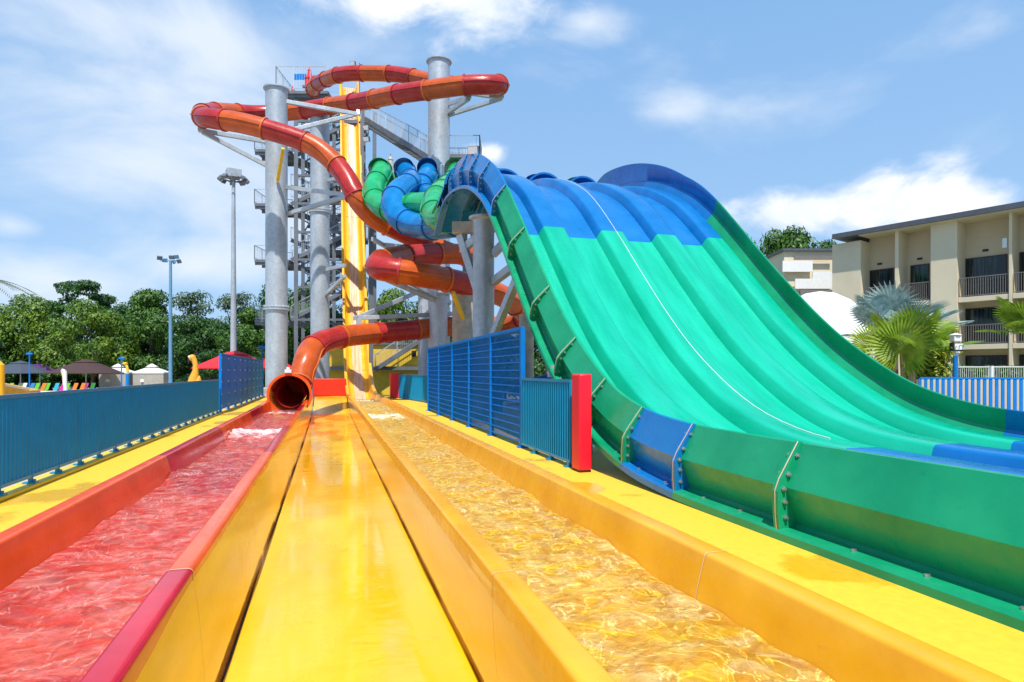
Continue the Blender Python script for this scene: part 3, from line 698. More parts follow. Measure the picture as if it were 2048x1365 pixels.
# tower axes: along picture-horizontal (R) and depth (Dd)
Rv = V((CT, -ST, 0)); Dv = V((ST, CT, 0))
def T(u, D, z): return PG(u, D, z)
def zof(v, D): return H+(VH-v)*D/F
d0, d1 = 56.0, 60.5
top_z = zof(187, d0)
m = MB()
for u in (592, 727):
    for D in (d0, d1):
        p = T(u, D, GZ); q_ = T(u*d0/D+UC*(1-d0/D), D, top_z)
        p = T(u*d0/D+UC*(1-d0/D), D, GZ); m.beam(p, q_, .34, .34)
m.build('corner_post', STEELD, tower, smooth=0)
m = MB()
for u in (606, 668):
    p = T(u, d0+.4, GZ); m.beam(p, T(u, d0+.4, zof(205, d0)), .3, .3)
m.build('inner_post', STEELD, tower, smooth=0)
lv = [zof(v, d0) for v in (187, 243, 300, 352, 408, 465, 520, 575, 640)]
def slab(par, c, su, sd, z, name='landing', rails=(1,1,1,1), mat=STEELD):
    """landing plate centred on photo column u, axes along Rv / Dv"""
    m = MB(); R = Matrix((Rv, Dv, V((0,0,1)))).transposed(); m.box(V((c.x, c.y, z-.12)), (su, sd, .24), rot=R)
    for i in range(3): m.box(V((c.x, c.y, z-.35))+Dv*(i-1)*sd*.45, (su, .12, .25), rot=R)
    o = m.build(name, mat, par, smooth=0); m = MB(); cs = [V((c.x, c.y, z))+Rv*a*su/2+Dv*b*sd/2 for a, b in ((-1,-1),(1,-1),(1,1),(-1,1))]
    for i in range(4):
        if rails[i]: railing(m, cs[i], cs[(i+1) % 4], 2.15 if name == 'top_platform' else 1.25, .22)
    if any(rails): m.build('guard_rail', STEEL, o, smooth=0)
    return o
slab(tower, T(622, 58, 0), 4.6, 5, top_z, 'top_platform', (1, 0, 1, 1))
for k, z in enumerate(lv[1:]):
    if k % 2: slab(tower, T(548, 57.5, 0), 2.2, 3.4, z, 'landing', (1, 0, 1, 1)); slab(tower, T(578, 57.5, 0), 1.2, 3.4, z-.02, 'landing', (0, 0, 0, 0))
    else: slab(tower, T(710, 57.5, 0), 1.7, 3.4, z, 'landing', (1, 1, 1, 0))
for k in range(1, len(lv)-1):
    zt, zb = lv[k], lv[k+1]; near = k % 2
    Dn = 56.2 if near else 57.9
    ua, ub = (702, 582) if k % 2 else (582, 702)
    a, b = T(ua, Dn, zt), T(ub, Dn, zb); stairs(tower, a, b, 1.3, side=Dv*1.3)
for k in range(2, len(lv)-2):
    ua, ub = (582, 640) if k % 2 else (690, 636)
    stairs(tower, T(ua, 59.4, lv[k]), T(ub, 59.4, (lv[k]+lv[k+1])/2), 1.1, side=Dv*.9)
    slab(tower, T(655, 58.6, 0), 3.2, 1.6, (lv[k]+lv[k+1])/2, 'half_landing', (1, 0, 1, 0))
m = MB()
for k in range(len(lv)-1):
    z0, z1 = lv[k+1], lv[k]
    m.beam(T(592, d0, z0), T(727, d0, z0), .2, .2)
    if k % 2: m.beam(T(592, d1, z0), T(690, d1, z1), .12, .12)
    else: m.beam(T(690, d1, z0), T(592, d1, z1), .12, .12)
    m.beam(T(592, d1, z0), T(727, d1, z0), .2, .2)
for k in range(0, len(lv)-1, 2):
    for u in (606, 668): m.beam(T(u, d0+.4, lv[k+1]), T(u+(30 if u < 640 else -30), d0+2.5, lv[k]), .1, .1)
m.build('cross_bracing', STEELD, tower, smooth=0)
# stair bridge from the tower down to the tube platform
zA, zB = zof(238, 55), zof(325, 44)
bridge = root('stair_bridge', T(730, 55, zA), 'long grey stair flight with mesh railings descending from the tower behind the tallest column', 'stairs')
stairs(bridge, T(730, 55, zA), T(872, 44, zB), 1.6, rail=1.45, side=Dv*1.6)
slab(bridge, T(915, 43.5, 0), 3.2, 2.4, zB, 'landing', (1, 1, 1, 0))
m = MB(); m.beam(T(945, 44.5, GZ), T(945, 44.5, zB), .25, .25); m.build('post', STEELD, bridge, smooth=0)
# tube platform
zP = zof(372, 37.5)
plat = root('tube_platform', T(850, 39, GZ), 'high railed platform behind the round openings of the green and blue tubes', 'platform')
slab(plat, T(845, 41.5, 0), 6.8, 5.5, zP-.1, 'deck_plate', (0, 1, 1, 1))
m = MB(); a, b = T(735, 37.6, zP-.1), T(757, 37.6, zP-.1); railing(m, a, b, 1.3); 
for u0, u1 in ((786, 794), (832, 838), (882, 890)): railing(m, T(u0, 37.6, zP-.1), T(u1, 37.6, zP-.1), 1.4, .1)
m.build('front_rail', STEEL, plat, smooth=0)
m = MB()
for u in (742, 930): m.beam(T(u, 42, GZ), T(u, 42, zP), .28, .28)
m.build('post', STEELD, plat, smooth=0)
for (u, c) in ((763, LGREEN), (812, TBLUE), (858, TBLUE), (912, LGREEN)):
    p = P(u, 350, 36.6); m = MB(); n = 20
    tt = (Dv*.75+V((0,0,-.15))).normalized(); xx = tt.cross(V((0,0,1))).normalized(); yy = xx.cross(tt)
    rr = [[p+tt*o_+(xx*math.cos(2*math.pi*k/n)+yy*math.sin(2*math.pi*k/n))*rad for k in range(n)] for o_, rad in ((-.9, .58), (-.4, .64), (.6, .66), (.6, .74), (.75, .74), (.75, .66))]
    m.rings(rr); o = m.build('entrance_hood', c, plat, smooth=40); o['label'] = ('green' if c is LGREEN else 'blue')+' round entrance hood'
# items on the top platform
def folded_umbrella(p, h, mat, label, r=.28):
    o = root('folded_umbrella', p, label, 'umbrella'); m = MB(); m.lathe(p, [(.03, 0), (.03, h+.15)], 8); m.build('pole', STEELD, o)
    m = MB(); m.lathe(p, [(r*.5, h*.28), (r*.85, h*.34), (r, h*.5), (r*.8, h*.72), (r*.5, h*.9), (r*.62, h*.91), (.04, h+.02)], 12); m.build('canopy', mat, o)
    return o
folded_umbrella(T(619, 57, top_z), 2.75, PADR if False else URED, 'folded red umbrella rising above the railing on top of the tower')
folded_umbrella(T(781, 39.5, zP), 2.45, GREYW, 'folded pale brown umbrella standing between the green and blue tube openings')
o = root('slide_entrance', T(632, 55.5, top_z), 'red entrance housing where the orange tube leaves the tower platform', 'entrance')
m = MB(); m.box(T(628, 56.2, top_z+.75), (1.5, .5, 1.7), rz=-TH); m.build('housing', URED, o, smooth=0, bevel=.03)
m = MB(); m.box(T(628, 54.9, top_z+.1), (2.0, .2, .2), rz=-TH); m.build('sill', STEELD, o, smooth=0)
for u, v, mt, lab in ((588, 148, BRB, 'blue flag cloth tied to the railing at the top left of the tower'), (585, 178, URED, 'red fire extinguisher on the tower platform')):
    p = P(u, v, 56.4)
    if mt is BRB:
        m = MB(); rr = [[p+Rv*(i*.16)+V((0, .03*math.sin(i*1.3), -j*.28)) for i in range(8)] for j in range(3)]; m.rings(rr, False); tag(m.build('banner', mt), lab, 'banner')
    else:
        m = MB(); m.lathe(p+V((0,0,-.5)), [(.12, 0), (.13, .05), (.13, .5), (.05, .62), (.05, .7)], 10); tag(m.build('fire_extinguisher', mt), lab, 'fire extinguisher')
m = MB(); p = T(719, 57, top_z); m.beam(p, p+V((0,0,3.2)), .1, .1); m.beam(p+V((-.3,0,2.9)), p+V((.3,0,2.9)), .05, .05); tag(m.build('mast', BRB), 'thin blue mast at the top of the yellow drop slide', 'mast')
floodlight(P(706, 137, 56.6), 'small floodlight beside the blue mast on the tower', .6, .25)
# tall rail posts right of the drop slide
m = MB()
for v0, v1 in ((240, 700),): m.beam(P(724, v0, 54), PG(724, 54, GZ), .3, .3)
tag(m.build('guide_post', STEELD, smooth=0), 'slender dark steel post along the right edge of the yellow drop slide', 'post')
for v in (262, 285): floodlight(P(733, v, 54), 'floodlight bolted %s on the post beside the drop slide' % ('higher' if v < 270 else 'lower'), .7, .05)

# ------------------------------------------------------------------ base building under the tower
pump = root('pump_house', T(790, 52, GZ), 'low yellow service building below the tower with a grey outside stair', 'building')
m = MB(); Rm = Matrix((Rv, Dv, V((0,0,1)))).transposed()
m.box(T(768, 54, (GZ+zof(690, 52))/2), (11, 3.4, zof(690, 52)-GZ), rot=Rm); m.build('wall', YWALL, pump, smooth=0)
m = MB(); m.box(T(768, 54, zof(690, 52)+.08), (11.4, 3.8, .14), rot=Rm); m.build('roof', STEELD, pump, smooth=0)
m = MB(); m.box(T(768, 51.9, zof(737, 52)), (11.2, .5, .3), rot=Rm); m.build('ledge', STEELD, pump, smooth=0)
stairs(pump, T(750, 51.3, zof(740, 51.3)), T(838, 51.3, zof(683, 51.3)), 1.0, side=Dv*.3)
m = MB(); railing(m, T(735, 51.4, zof(738, 51.4)), T(760, 51.4, zof(738, 51.4)), 1.2); m.build('guard_rail', STEEL, pump, smooth=0)
m = MB(); m.box(T(828, 52.15, zof(708, 52.2)), (.35, .1, .5), rot=Rm); m.build('switch_box', DARK, pump, smooth=0)

# ------------------------------------------------------------------ fences
def bar_fence(name, x, y0, y1, top, z0, mat, label, cat='fence', grp=None, pitch=.1, w_=.045, foot=.78, panel=3.12):
    o = root(name, (x, (y0+y1)/2, z0), label, cat, grp); y = y0
    while y < y1-.1:
        e = min(y1, y+panel); m = MB(); n = max(1, int((e-y)/pitch))
        for i in range(n+1):
            yy = lerp(y+.03, e-.03, i/n); m.lathe((x, yy, 0), [(w_/2, z0+.10), (w_/2, top-.02)], 6)
        m.b2((x-.022, y+.01, top-.045), (x+.022, e-.01, top)); m.b2((x-.02, y+.01, z0+.07), (x+.02, e-.01, z0+.11))
        m.build('fence_panel', mat, o, smooth=30); y = e
    y = y0+.1; m = MB()
    while y < y1:
        f = MB(); f.b2((x-.07, y-.05, z0), (x+.07, y+.05, z0+.02)); f.lathe((x, y, 0), [(.03, z0+.02), (.03, z0+.12)], 8); f.lathe((x+.04, y, 0), [(.018, z0+.02), (.018, z0+.05)], 6)
        f.build('foot', mat, o); y += foot
    return o
bar_fence('bar_fence', -3.45, 1.0, 22.4, 1.137, .045, TEAL, 'long teal vertical bar fence along the left edge of the yellow deck')
bar_fence('bar_fence', 3.38, 8.45, 10.85, 1.28, 0, TEAL, 'short teal bar fence between the red pad and the blue mesh fence')
def mesh_fence(x, y0, y1, zt, z0, label, posts, screen=None, nh=14, pitch=.05, th=.007, dots=False):
    o = root('mesh_fence', (x, (y0+y1)/2, z0), label, 'fence')
    for a, b in zip(posts, posts[1:]):
        m = MB(); n = int((b-a)/pitch)
        for i in range(n+1): yy = lerp(a, b, i/n); m.b2((x-th/2, yy-th/2, z0+.08), (x+th/2, yy+th/2, zt-.02))
        for k in range(nh+1):
            z = lerp(z0+.1, zt-.04, k/nh)
            m.b2((x-.018, a, z-.012), (x-.004, b, z+.012))
        m.build('mesh_panel', BMESH, o, smooth=0)
        if screen:
            s_ = MB(); rr = []
            for i in range(13):
                yy = lerp(a+.03, b-.03, i/12); rr.append([V((x+.03+.012*math.sin(k*1.7)+.01*math.sin(i*2.1+k), yy, lerp(z0+.1, zt-.03, k/14))) for k in range(15)])
            s_.rings(rr, False); s_.build('screen', screen, o, smooth=60)
    for p in posts:
        m = MB(); m.b2((x-.04, p-.04, z0), (x+.04, p+.04, zt+.01)); m.b2((x-.09, p-.09, z0), (x+.09, p+.09, z0+.02)); m.build('post', BMESH, o, smooth=0)
    m = MB(); m.b2((x-.035, y0, zt-.03), (x+.035, y1, zt+.03)); m.build('top_rail', BMESH, o, smooth=0)
    if dots:
        m = MB()
        for p in [lerp(y0, y1, i/9) for i in range(10)]:
            for z in [lerp(z0+.2, zt-.12, k/4) for k in range(5)]: m.lathe((x+.02, p, z), [(.03, -.02), (.03, .02)], 6)
        m.build('clips', WHITE, o)
    return o
mesh_fence(3.42, 10.95, 22.1, 2.19, 0, 'tall blue welded mesh fence between the orange channel and the wide slide', [10.95, 13.2, 15.4, 17.6, 19.85, 22.1], th=.009)
mesh_fence(-3.42, 22.6, 36.6, 1.97, .045, 'blue mesh fence with a blue screen and pale clips, left of the tube mouth', [22.6, 24.35, 26.1, 27.85, 29.6, 31.35, 33.1, 34.85, 36.6], screen=BMESH, nh=9, pitch=.1, dots=True)
def pad(x, y, w_, d, h, z, label):
    o = root('padded_post', (x, y, z), label, 'padding'); m = MB(); m.box((x, y, z+.015), (w_*.9, d*.9, .03)); m.build('base_plate', DARK, o)
    m = MB(); rr = []
    for k in range(13):
        zz = lerp(z+.03, z+h, k/12); s_ = 1+.012*math.sin(k*2.3)
        rr.append([V((x+a*w_/2*s_, y+b*d/2*s_, zz)) for a, b in ((-1,-1),(0,-1.02),(1,-1),(1.03,0),(1,1),(0,1.02),(-1,1),(-1.03,0))])
    m.rings(rr, True, True); m.build('red_padding', PAD, o, smooth=40, bevel=.02); return o
pad(3.415, 8.15, .19, .29, 1.36, 0, 'tall bright red padded post at the end of the short teal fence')
# far small fence with pad beyond the orange channel
pad(3.5, 33.5, .7, .5, 1.4, -.1, 'small red padded post beside the foot of the yellow drop slide')
o = root('bar_fence', PG(825, 31, 0), 'distant teal bar fence seen beyond the orange channel, right of the small red pad', 'fence')
m = MB(); a, b = PG(797, 33, 0), PG(862, 27.5, 0); L = (b-a).length; n = int(L/.14)
for i in range(n+1): p = a.lerp(b, i/n); m.lathe(V((p.x, p.y, -.1)), [(.028, 0), (.028, 1.32)], 6)
m.beam(a+V((0,0,1.22)), b+V((0,0,1.22)), .05, .05); m.beam(a+V((0,0,.05)), b+V((0,0,.05)), .05, .05); m.build('fence_panel', TEAL, o)

# things behind the blue mesh fence
def equipment():
    o = root('mat_rack', (5.0, 21.5, 0), 'blue mat rack with a slanted side behind the blue mesh fence', 'rack')
    m = MB(); m.b2((4.5, 20.5, 0), (4.6, 22.5, 1.3)); m.b2((5.6, 20.5, 0), (5.7, 22.5, 1.3)); m.b2((4.6, 20.5, .5), (5.6, 22.5, .56)); m.build('frame', BRB, o, smooth=0)
    m = MB()
    for k in range(6): m.b2((4.65, 20.6, .57+k*.09), (5.55, 22.3, .63+k*.09))
    m.build('mats', CHAIRC[5], o, smooth=0)
equipment()
o = root('blue_railing', (6.5, 24, 0), 'bright blue double pipe railing seen under the steep green slide', 'railing')
m = MB()
for z in (.75, 1.05): m.tube([PG(1040, 25, z), PG(1130, 24, z)], .035, 8)
for u in (1045, 1085, 1125): m.tube([PG(u, 24.6, 0), PG(u, 24.6, 1.08)], .04, 8)
m.build('rail', BRB, o)
m = MB(); p = PG(1092, 23, 0)
m.tube([p+V((-.5,0,1.0)), p+V((0,0,1.15)), p+V((.6,0,1.0)), p+V((.6,0,.2))], .16, 12); m.lathe(p+V((.1,0,0)), [(.22,0),(.22,.15),(.1,.2),(.1,1.0)], 12); tag(m.build('water_pipe', NAVY), 'dark blue curved water pipe under the steep part of the wide slide', 'pipe')
m = MB(); m.b2((4.4, 8.4, 0), (4.9, 8.8, .35)); m.b2((4.35, 8.35, .35), (4.95, 8.85, .4)); tag(m.build('junction_box', CONC, bevel=.01), 'small grey box on the yellow deck in the shade under the wide slide', 'box')

# ------------------------------------------------------------------ right side: slat fence, mesh fence, hedge
def line_fence(name, a, b, zt, zb, mat, label, pitch, w_, d_, parts='fence_panel', extra=None):
    o = root(name, (a+b)/2, label, 'fence'); m = MB(); L = (b-a).length; n = int(L/pitch); t = (b-a).normalized(); ang = math.atan2(t.y, t.x)
    for i in range(n+1): p = a.lerp(b, i/n); m.box((p.x, p.y, (zt+zb)/2), (w_, d_, zt-zb-.02), rz=ang)
    m.beam(V((a.x, a.y, zt)), V((b.x, b.y, zt)), .05, .04); m.beam(V((a.x, a.y, zb+.05)), V((b.x, b.y, zb+.05)), .05, .04)
    m.build(parts, mat, o, smooth=0); return o
line_fence('slat_fence', PG(1840, 14.5, 0), PG(2220, 13.6, 0), H-14*14/F, GZ, BRB, 'bright blue slat fence on the right, beyond the far wall of the wide slide', .115, .06, .03)
m = MB(); a, b = PG(1835, 15.4, 0), PG(2250, 14.4, 0); m.beam(V((a.x, a.y, .1)), V((b.x, b.y, .1)), .15, 2.2); tag(m.build('garden_wall', CREAM, smooth=0), 'low cream wall standing right behind the bright blue slat fence', 'wall')
line_fence('wire_fence', PG(1895, 24, 0), PG(2250, 22.5, 0), H+9*23/F, GZ, WHITE, 'pale wire fence in front of the clipped hedge on the right', .07, .012, .012)
m = MB()
for u in (1982,): p = PG(u, 23.6, 0); m.box((p.x, p.y, .3), (.12, .12, 2.6))
tag(m.build('gate_post', WHITE, smooth=0), 'white post in the pale wire fence on the right', 'post')

# ------------------------------------------------------------------ foliage
def leaf_cloud(m, centers, per, size, rnd, flat=.65, shell=.55):
    for (c, rad) in centers:
        for _ in range(per):
            d = V((rnd.gauss(0,1), rnd.gauss(0,1), rnd.gauss(0,1)+.35)).normalized(); rr_ = rad*(shell+(1-shell)*rnd.random()**.6)
            p = c+V((d.x*rr_, d.y*rr_, d.z*rr_*flat)); s_ = size*(.6+.8*rnd.random())
            nn = (d+V((rnd.gauss(0,.5), rnd.gauss(0,.5), rnd.gauss(0,.5)+.4))).normalized(); x = nn.cross(V((rnd.gauss(0,1), rnd.gauss(0,1), rnd.gauss(0,1)))).normalized(); y = nn.cross(x)
            m.add([p-x*s_, p+y*s_*.45, p+x*s_, p-y*s_*.45], [(0,1,2,3)])
def tree_meshes(seed, h, r, base=.35, lobes=34, per=150, size=.2, flat=.6, shape='round'):
    rnd = random.Random(seed); cen = []
    tr = MB(); top = V((rnd.uniform(-.3,.3), rnd.uniform(-.3,.3), h*.55)); tr.tube([V((0,0,0)), V((rnd.uniform(-.2,.2), 0, h*.25)), top], [.028*h, .02*h, .012*h], 8)
    for k in range(lobes):
        a = rnd.uniform(0, 6.283); zz = rnd.random(); 
        if shape == 'flat': prof = .35+.65*math.sqrt(max(0, 1-zz**2)); z = h*(base+.05+(1-base)*.85*zz)
        else: prof = math.sin(math.pi*min(1, .22+.72*zz)); z = h*(base+(1-base)*.88*zz)
        rad = r*prof*math.sqrt(rnd.uniform(.15, 1)); c = V((rad*math.cos(a), rad*math.sin(a), z)); cen.append((c, r*rnd.uniform(.26, .42)))
        if k % 4 == 0:
            mid = V((c.x*.4, c.y*.4, lerp(h*.22, c.z, .55))); tr.tube([V((0,0,h*rnd.uniform(.12,.3))), mid, c], [.012*h, .008*h, .003*h], 6)
    cr = MB(); leaf_cloud(cr, cen, per, size, rnd, flat); return tr, cr
protos = {}
def proto(key, *a, mat=LEAFM, **k):
    tr, cr = tree_meshes(*a, **k); o = empty('tree', (0, 0, 0), 'x', 'tree'); tr.build('trunk', BARK, o); cr.build('crown', mat, o, smooth=0); protos[key] = (o, a[1], a[2]); o['used'] = 0
proto('a', 1, 10, 4.6, mat=LEAFM, lobes=46, per=280, base=.2); proto('b', 2, 11, 5.2, mat=LEAFD, lobes=50, per=280, base=.2)
proto('c', 3, 10, 4.8, mat=LEAFY, lobes=46, per=280, base=.22); proto('d', 4, 11, 4.2, mat=LEAFO, base=.25, lobes=26, per=170, size=.19)
proto('e', 5, 12, 4.4, mat=LEAFD, base=.5, shape='flat', flat=.35, lobes=30, per=330); proto('f', 6, 9, 4.4, mat=LEAFD, base=.12, lobes=46, per=280)
def plant(key, u, D, vtop, wpx, label, grp='trees of the green belt', rz=None, name='tree', cat='tree'):
    o, hh, rr_ = protos[key]
    if o['used']: o = copy_tree(o)
    else: o['used'] = 1
    h = zof(vtop, D)-GZ; o.location = PG(u, D, GZ); s_ = h/hh*1.0; sx = (wpx*D/F/2)/rr_*.95
    o.scale = (sx, sx, s_); o.rotation_euler = (0, 0, random.uniform(0, 6.28)); o.name = name; tag(o, label, cat, grp); return o
plant('c', 45, 68, 588, 150, 'yellow-green tree at the far left behind the grey canopy')
plant('e', 158, 78, 562, 120, 'tallest flat-topped dark tree standing up behind the left trees')
plant('c', 185, 66, 600, 160, 'yellow-green tree behind the brown canopy')
plant('b', 100, 76, 618, 150, 'dark tree in the gap between the two yellow-green trees on the left')
plant('a', 300, 69, 572, 150, 'mid green tree just left of the blue lamp pole')
plant('b', 250, 78, 605, 140, 'dark tree behind the grey cabanas')
plant('d', 385, 76, 575, 130, 'airy olive tree between the blue lamp pole and the grey floodlight mast')
plant('f', 395, 68, 628, 130, 'low dark tree behind the swan figure')
plant('d', 475, 78, 578, 130, 'airy olive tree right behind the grey floodlight mast')
plant('a', 505, 66, 612, 130, 'round green tree touching the leftmost tall column')
plant('b', 455, 72, 640, 120, 'dark tree behind the red canopy')
plant('b', 560, 76, 565, 130, 'dark tree directly behind the leftmost tall column')
plant('a', 620, 72, 560, 130, 'green tree seen between the two left columns')
plant('f', 665, 70, 610, 120, 'low dark tree seen through the foot of the stair tower')
plant('c', 775, 74, 578, 150, 'bright tree seen between the drop slide and the lower tube loop')
plant('a', 720, 78, 590, 130, 'green tree hidden largely by the drop slide')
plant('b', 850, 76, 590, 150, 'dark tree behind the tallest column')
plant('f', 1080, 44, 640, 160, 'dark tree seen below the steep green slide')
plant('f', 1010, 50, 660, 150, 'dark tree seen behind the narrow concrete post')
plant('b', 930, 62, 640, 150, 'dark tree seen between the short columns')
plant('a', 1568, 62, 447, 190, 'green tree rising between the slide and the apartment building', 'trees right of the slide')
plant('f', 1645, 66, 480, 190, 'low dark tree just above the white and grey gable', 'trees right of the slide')
plant('b', 1500, 70, 468, 150, 'dark tree mostly hidden behind the rim of the wide slide', 'trees right of the slide')
for i, (u, D, v, w_) in enumerate([(-30,66,640,170),(60,72,690,130),(130,70,690,130),(215,72,680,130),(290,74,670,130),(350,74,680,110),(420,60,700,90),(480,68,690,110),(540,70,680,110),(610,66,690,120),(700,68,680,120),(780,70,660,130),(870,66,680,120)]):
    spots = ['leftmost dark bush at the edge of the photo','dark bush behind the grey canopy','dark bush behind the purple canopy','dark bush behind the brown canopy','dark bush behind the second cabana','dark bush left of the swan figure','dark bush right of the swan figure','dark bush behind the red canopy','dark bush left of the first column','dark bush between the two left columns','dark bush behind the drop slide','dark bush right of the drop slide','dark bush behind the tallest column']
    plant('f', u, D, v, w_, spots[i], 'undergrowth bushes below the trees', name='bush', cat='bush')
# hedge on the right
def hedge(a, b, zt, dpt, mat, label, name='hedge', cat='hedge', n=2600, size=.09):
    rnd = random.Random(5); m = MB(); t = (b-a)
    for _ in range(n):
        p = a+t*rnd.random(); s_ = V((t.y, -t.x, 0)).normalized()*rnd.uniform(-dpt/2, dpt/2); z = lerp(GZ, zt, rnd.random()**.5)+.08*noise.noise(p*2)
        q_ = V((p.x, p.y, z))+s_; x = V((rnd.gauss(0,1), rnd.gauss(0,1), rnd.gauss(0,1))).normalized(); y = x.cross(V((rnd.gauss(0,1), rnd.gauss(0,1), rnd.gauss(0,1)))).normalized()
        m.add([q_-x*size, q_+y*size*.6, q_+x*size, q_-y*size*.6], [(0,1,2,3)])
    return tag(m.build(name, mat, smooth=0), label, cat)
hedge(PG(1900, 26, 0), PG(2250, 25, 0), zof(733, 26), 1.4, LEAFM, 'clipped green hedge behind the pale wire fence at right', n=9000)

# fan palms
def fan_leaf(m, c, d, up, R, n=26, spread=2.6, fold=.25, w_=1.0):
    """one fan leaf: narrow segments radiating from c; d is the leaf's axis, up its normal"""
    x = d.cross(up).normalized()
    for k in range(n):
        a = lerp(-spread, spread, k/(n-1)); dd = (d*math.cos(a)+x*math.sin(a)).normalized(); L = R*(.82+.18*math.cos(a*.8)); wd = R*spread/n*1.15*w_
        s_ = dd.cross(up).normalized()*wd; drop = -up*R*.06*(abs(a)/spread)
        m.add([c, c+dd*L*.6-s_*.55+up*fold*wd, c+dd*L+drop-V((0,0,R*.08)), c+dd*L*.6+s_*.55-up*fold*wd], [(0,1,2,3)])
def fan_palm(p, h, leaves, R, mat, label, seed, trunk_r=.12, droop=.0, toward=None):
    rnd = random.Random(seed); o = root('fan_palm', p, label, 'palm'); m = MB(); m.tube([p, p+V((0,0,h))], [trunk_r*1.3, trunk_r], 10); m.build('trunk', BARK, o)
    top = p+V((0,0,h)); st = MB()
    for k in range(leaves):
        a = 6.283*k/leaves+rnd.uniform(-.3,.3); e = rnd.uniform(-.15, 1.15); d = V((math.cos(a)*math.cos(e), math.sin(a)*math.cos(e), math.sin(e)-droop)).normalized()
        c = top+d*R*rnd.uniform(.75, 1.05); side = d.cross(V((0,0,1))).normalized(); up = side.cross(d).normalized()
        lf = MB(); fan_leaf(lf, c, d, up, R*rnd.uniform(.85, 1.1), 30, 2.2); lf.build('frond', mat, o, smooth=0); st.tube([top, c], [.02, .012], 5)
    st.build('stalks', mat, o); return o
# silver palm near the building and green fan palm in front of it
fan_palm(PG(1790, 28, GZ), zof(680, 28)-GZ, 17, 1.45, PALMS, 'large silvery blue fan palm in front of the cream building', 11)
og = fan_palm(PG(1822, 17.5, GZ), zof(712, 17.5)-GZ, 9, .95, PALMG, 'bright green fan palm in front of the silvery palm', 12, .1)
lf = MB(); c = P(1800, 700, 16.8); fan_leaf(lf, c, V((0,0,1)), -Dv, 1.15, 44, 2.75); lf.build('frond', PALMG, og, smooth=0)
lf = MB(); c = P(1745, 700, 17.5); fan_leaf(lf, c, (V((0,0,1))-Rv*.8).normalized(), -Dv, .95, 36, 1.9); lf.build('frond', PALMG, og, smooth=0)
st = MB(); st.tube([P(1800, 700, 16.8), P(1803, 760, 17.2)], .02, 6); st.build('stalks', SHRBY, og)
rnd = random.Random(9)
m = MB(); leaf_cloud(m, [(P(u, v, 18.6), r) for u, v, r in ((1850,680,.45),(1880,700,.5),(1870,730,.55),(1840,735,.5),(1895,670,.3),(1860,755,.5))], 330, .1, rnd, 1.0, .1)
m.tube([PG(1865, 18.6, GZ), P(1865, 720, 18.6)], [.05, .03], 6); tag(m.build('yellow_shrub', SHRBY, smooth=0), 'bright yellow shrub to the right of the green fan palm', 'shrub')
fan_palm(PG(2075, 19, GZ), zof(668, 19)-GZ, 10, .9, PALMG, 'green palm cut off by the right edge of the photo', 14, .1)
m = MB(); leaf_cloud(m, [(PG(u, 18.0, z), r) for u, z, r in ((1790,.35,.5),(1830,.2,.55),(1870,.4,.5),(1745,.9,.5),(1765,.6,.45))], 300, .1, rnd, .9, .1); m.tube([PG(1810, 18, GZ), PG(1810, 18, .3)], [.05, .03], 6)
tag(m.build('green_shrub', LEAFY, smooth=0), 'low yellow-green shrub below the green fan palm, at the rim of the wide slide', 'shrub')
# feather palm at far left
o = root('feather_palm', PG(-70, 26, GZ), 'palm of which one frond tip enters at the left edge', 'palm'); top = P(-70, 560, 26)
m = MB(); m.tube([PG(-70, 26, GZ), top], [.18, .12], 8); m.build('trunk', BARK, o)
for k in range(11):
    a = 6.283*k/11+.12; m = MB()
    for j in range(26):
        t_ = j/25; p = top+V((math.cos(a), math.sin(a), 0))*t_*2.3+V((0, 0, .75*t_-1.2*t_*t_)); s_ = V((-math.sin(a), math.cos(a), 0))
        for sg in (-1, 1): m.add([p, p+s_*sg*.5*(1-t_*.5)+V((math.cos(a)*.3, math.sin(a)*.3, -.12)), p+V((math.cos(a)*.05, math.sin(a)*.05, 0))], [(0,1,2)])
    m.build('frond', LEAFO, o, smooth=0)

# ------------------------------------------------------------------ floodlight masts
o = root('floodlight_mast', PG(467, 50, GZ), 'tall grey floodlight mast with a ring of lamps, left of the first column', 'mast')
p = PG(467, 50, GZ); zt = zof(352, 50)
m = MB(); m.lathe(p, [(.27, 0), (.13, zt-GZ)], 16); m.build('pole', STEEL, o)
c = V((p.x, p.y, zt)); m = MB()
n = 20; m.tube([c+V((.8*math.cos(2*math.pi*k/n), .8*math.sin(2*math.pi*k/n), -.25)) for k in range(n+1)], .05, 6)
for k in range(6): a = 6.283*k/6; m.beam(c+V((0,0,-.5)), c+V((1.0*math.cos(a), 1.0*math.sin(a), -.25)), .06, .06)
m.build('lamp_ring', STEELD, o)
m = MB(); m.box(c+V((0,0,.15)), (1.05, 1.05, .65), rz=.3); m.build('top_box', STEEL, o, smooth=0, bevel=.02)
for k in range(8):
    a = 6.283*k/8+.2; q_ = c+V((.98*math.cos(a), .98*math.sin(a), -.3)); m = MB(); R = Matrix.Rotation(a, 3, 'Z') @ Matrix.Rotation(-.7, 3, 'Y')
    m.box(q_, (.26, .42, .38), rot=R); m.build('lamp', STEELD, o, smooth=0, bevel=.03)
o = root('floodlight_mast', PG(341, 55, GZ), 'light blue lamp pole carrying a small cluster of floodlights', 'mast'); p = PG(341, 55, GZ); zt = zof(522, 55)
m = MB(); m.lathe(p, [(.17, 0), (.12, zt-GZ)], 12); m.build('pole', POLEB, o); c = V((p.x, p.y, zt))
m = MB(); m.beam(c-Rv*.9, c+Rv*.7, .08, .08); m.build('crossbar', POLEB, o)
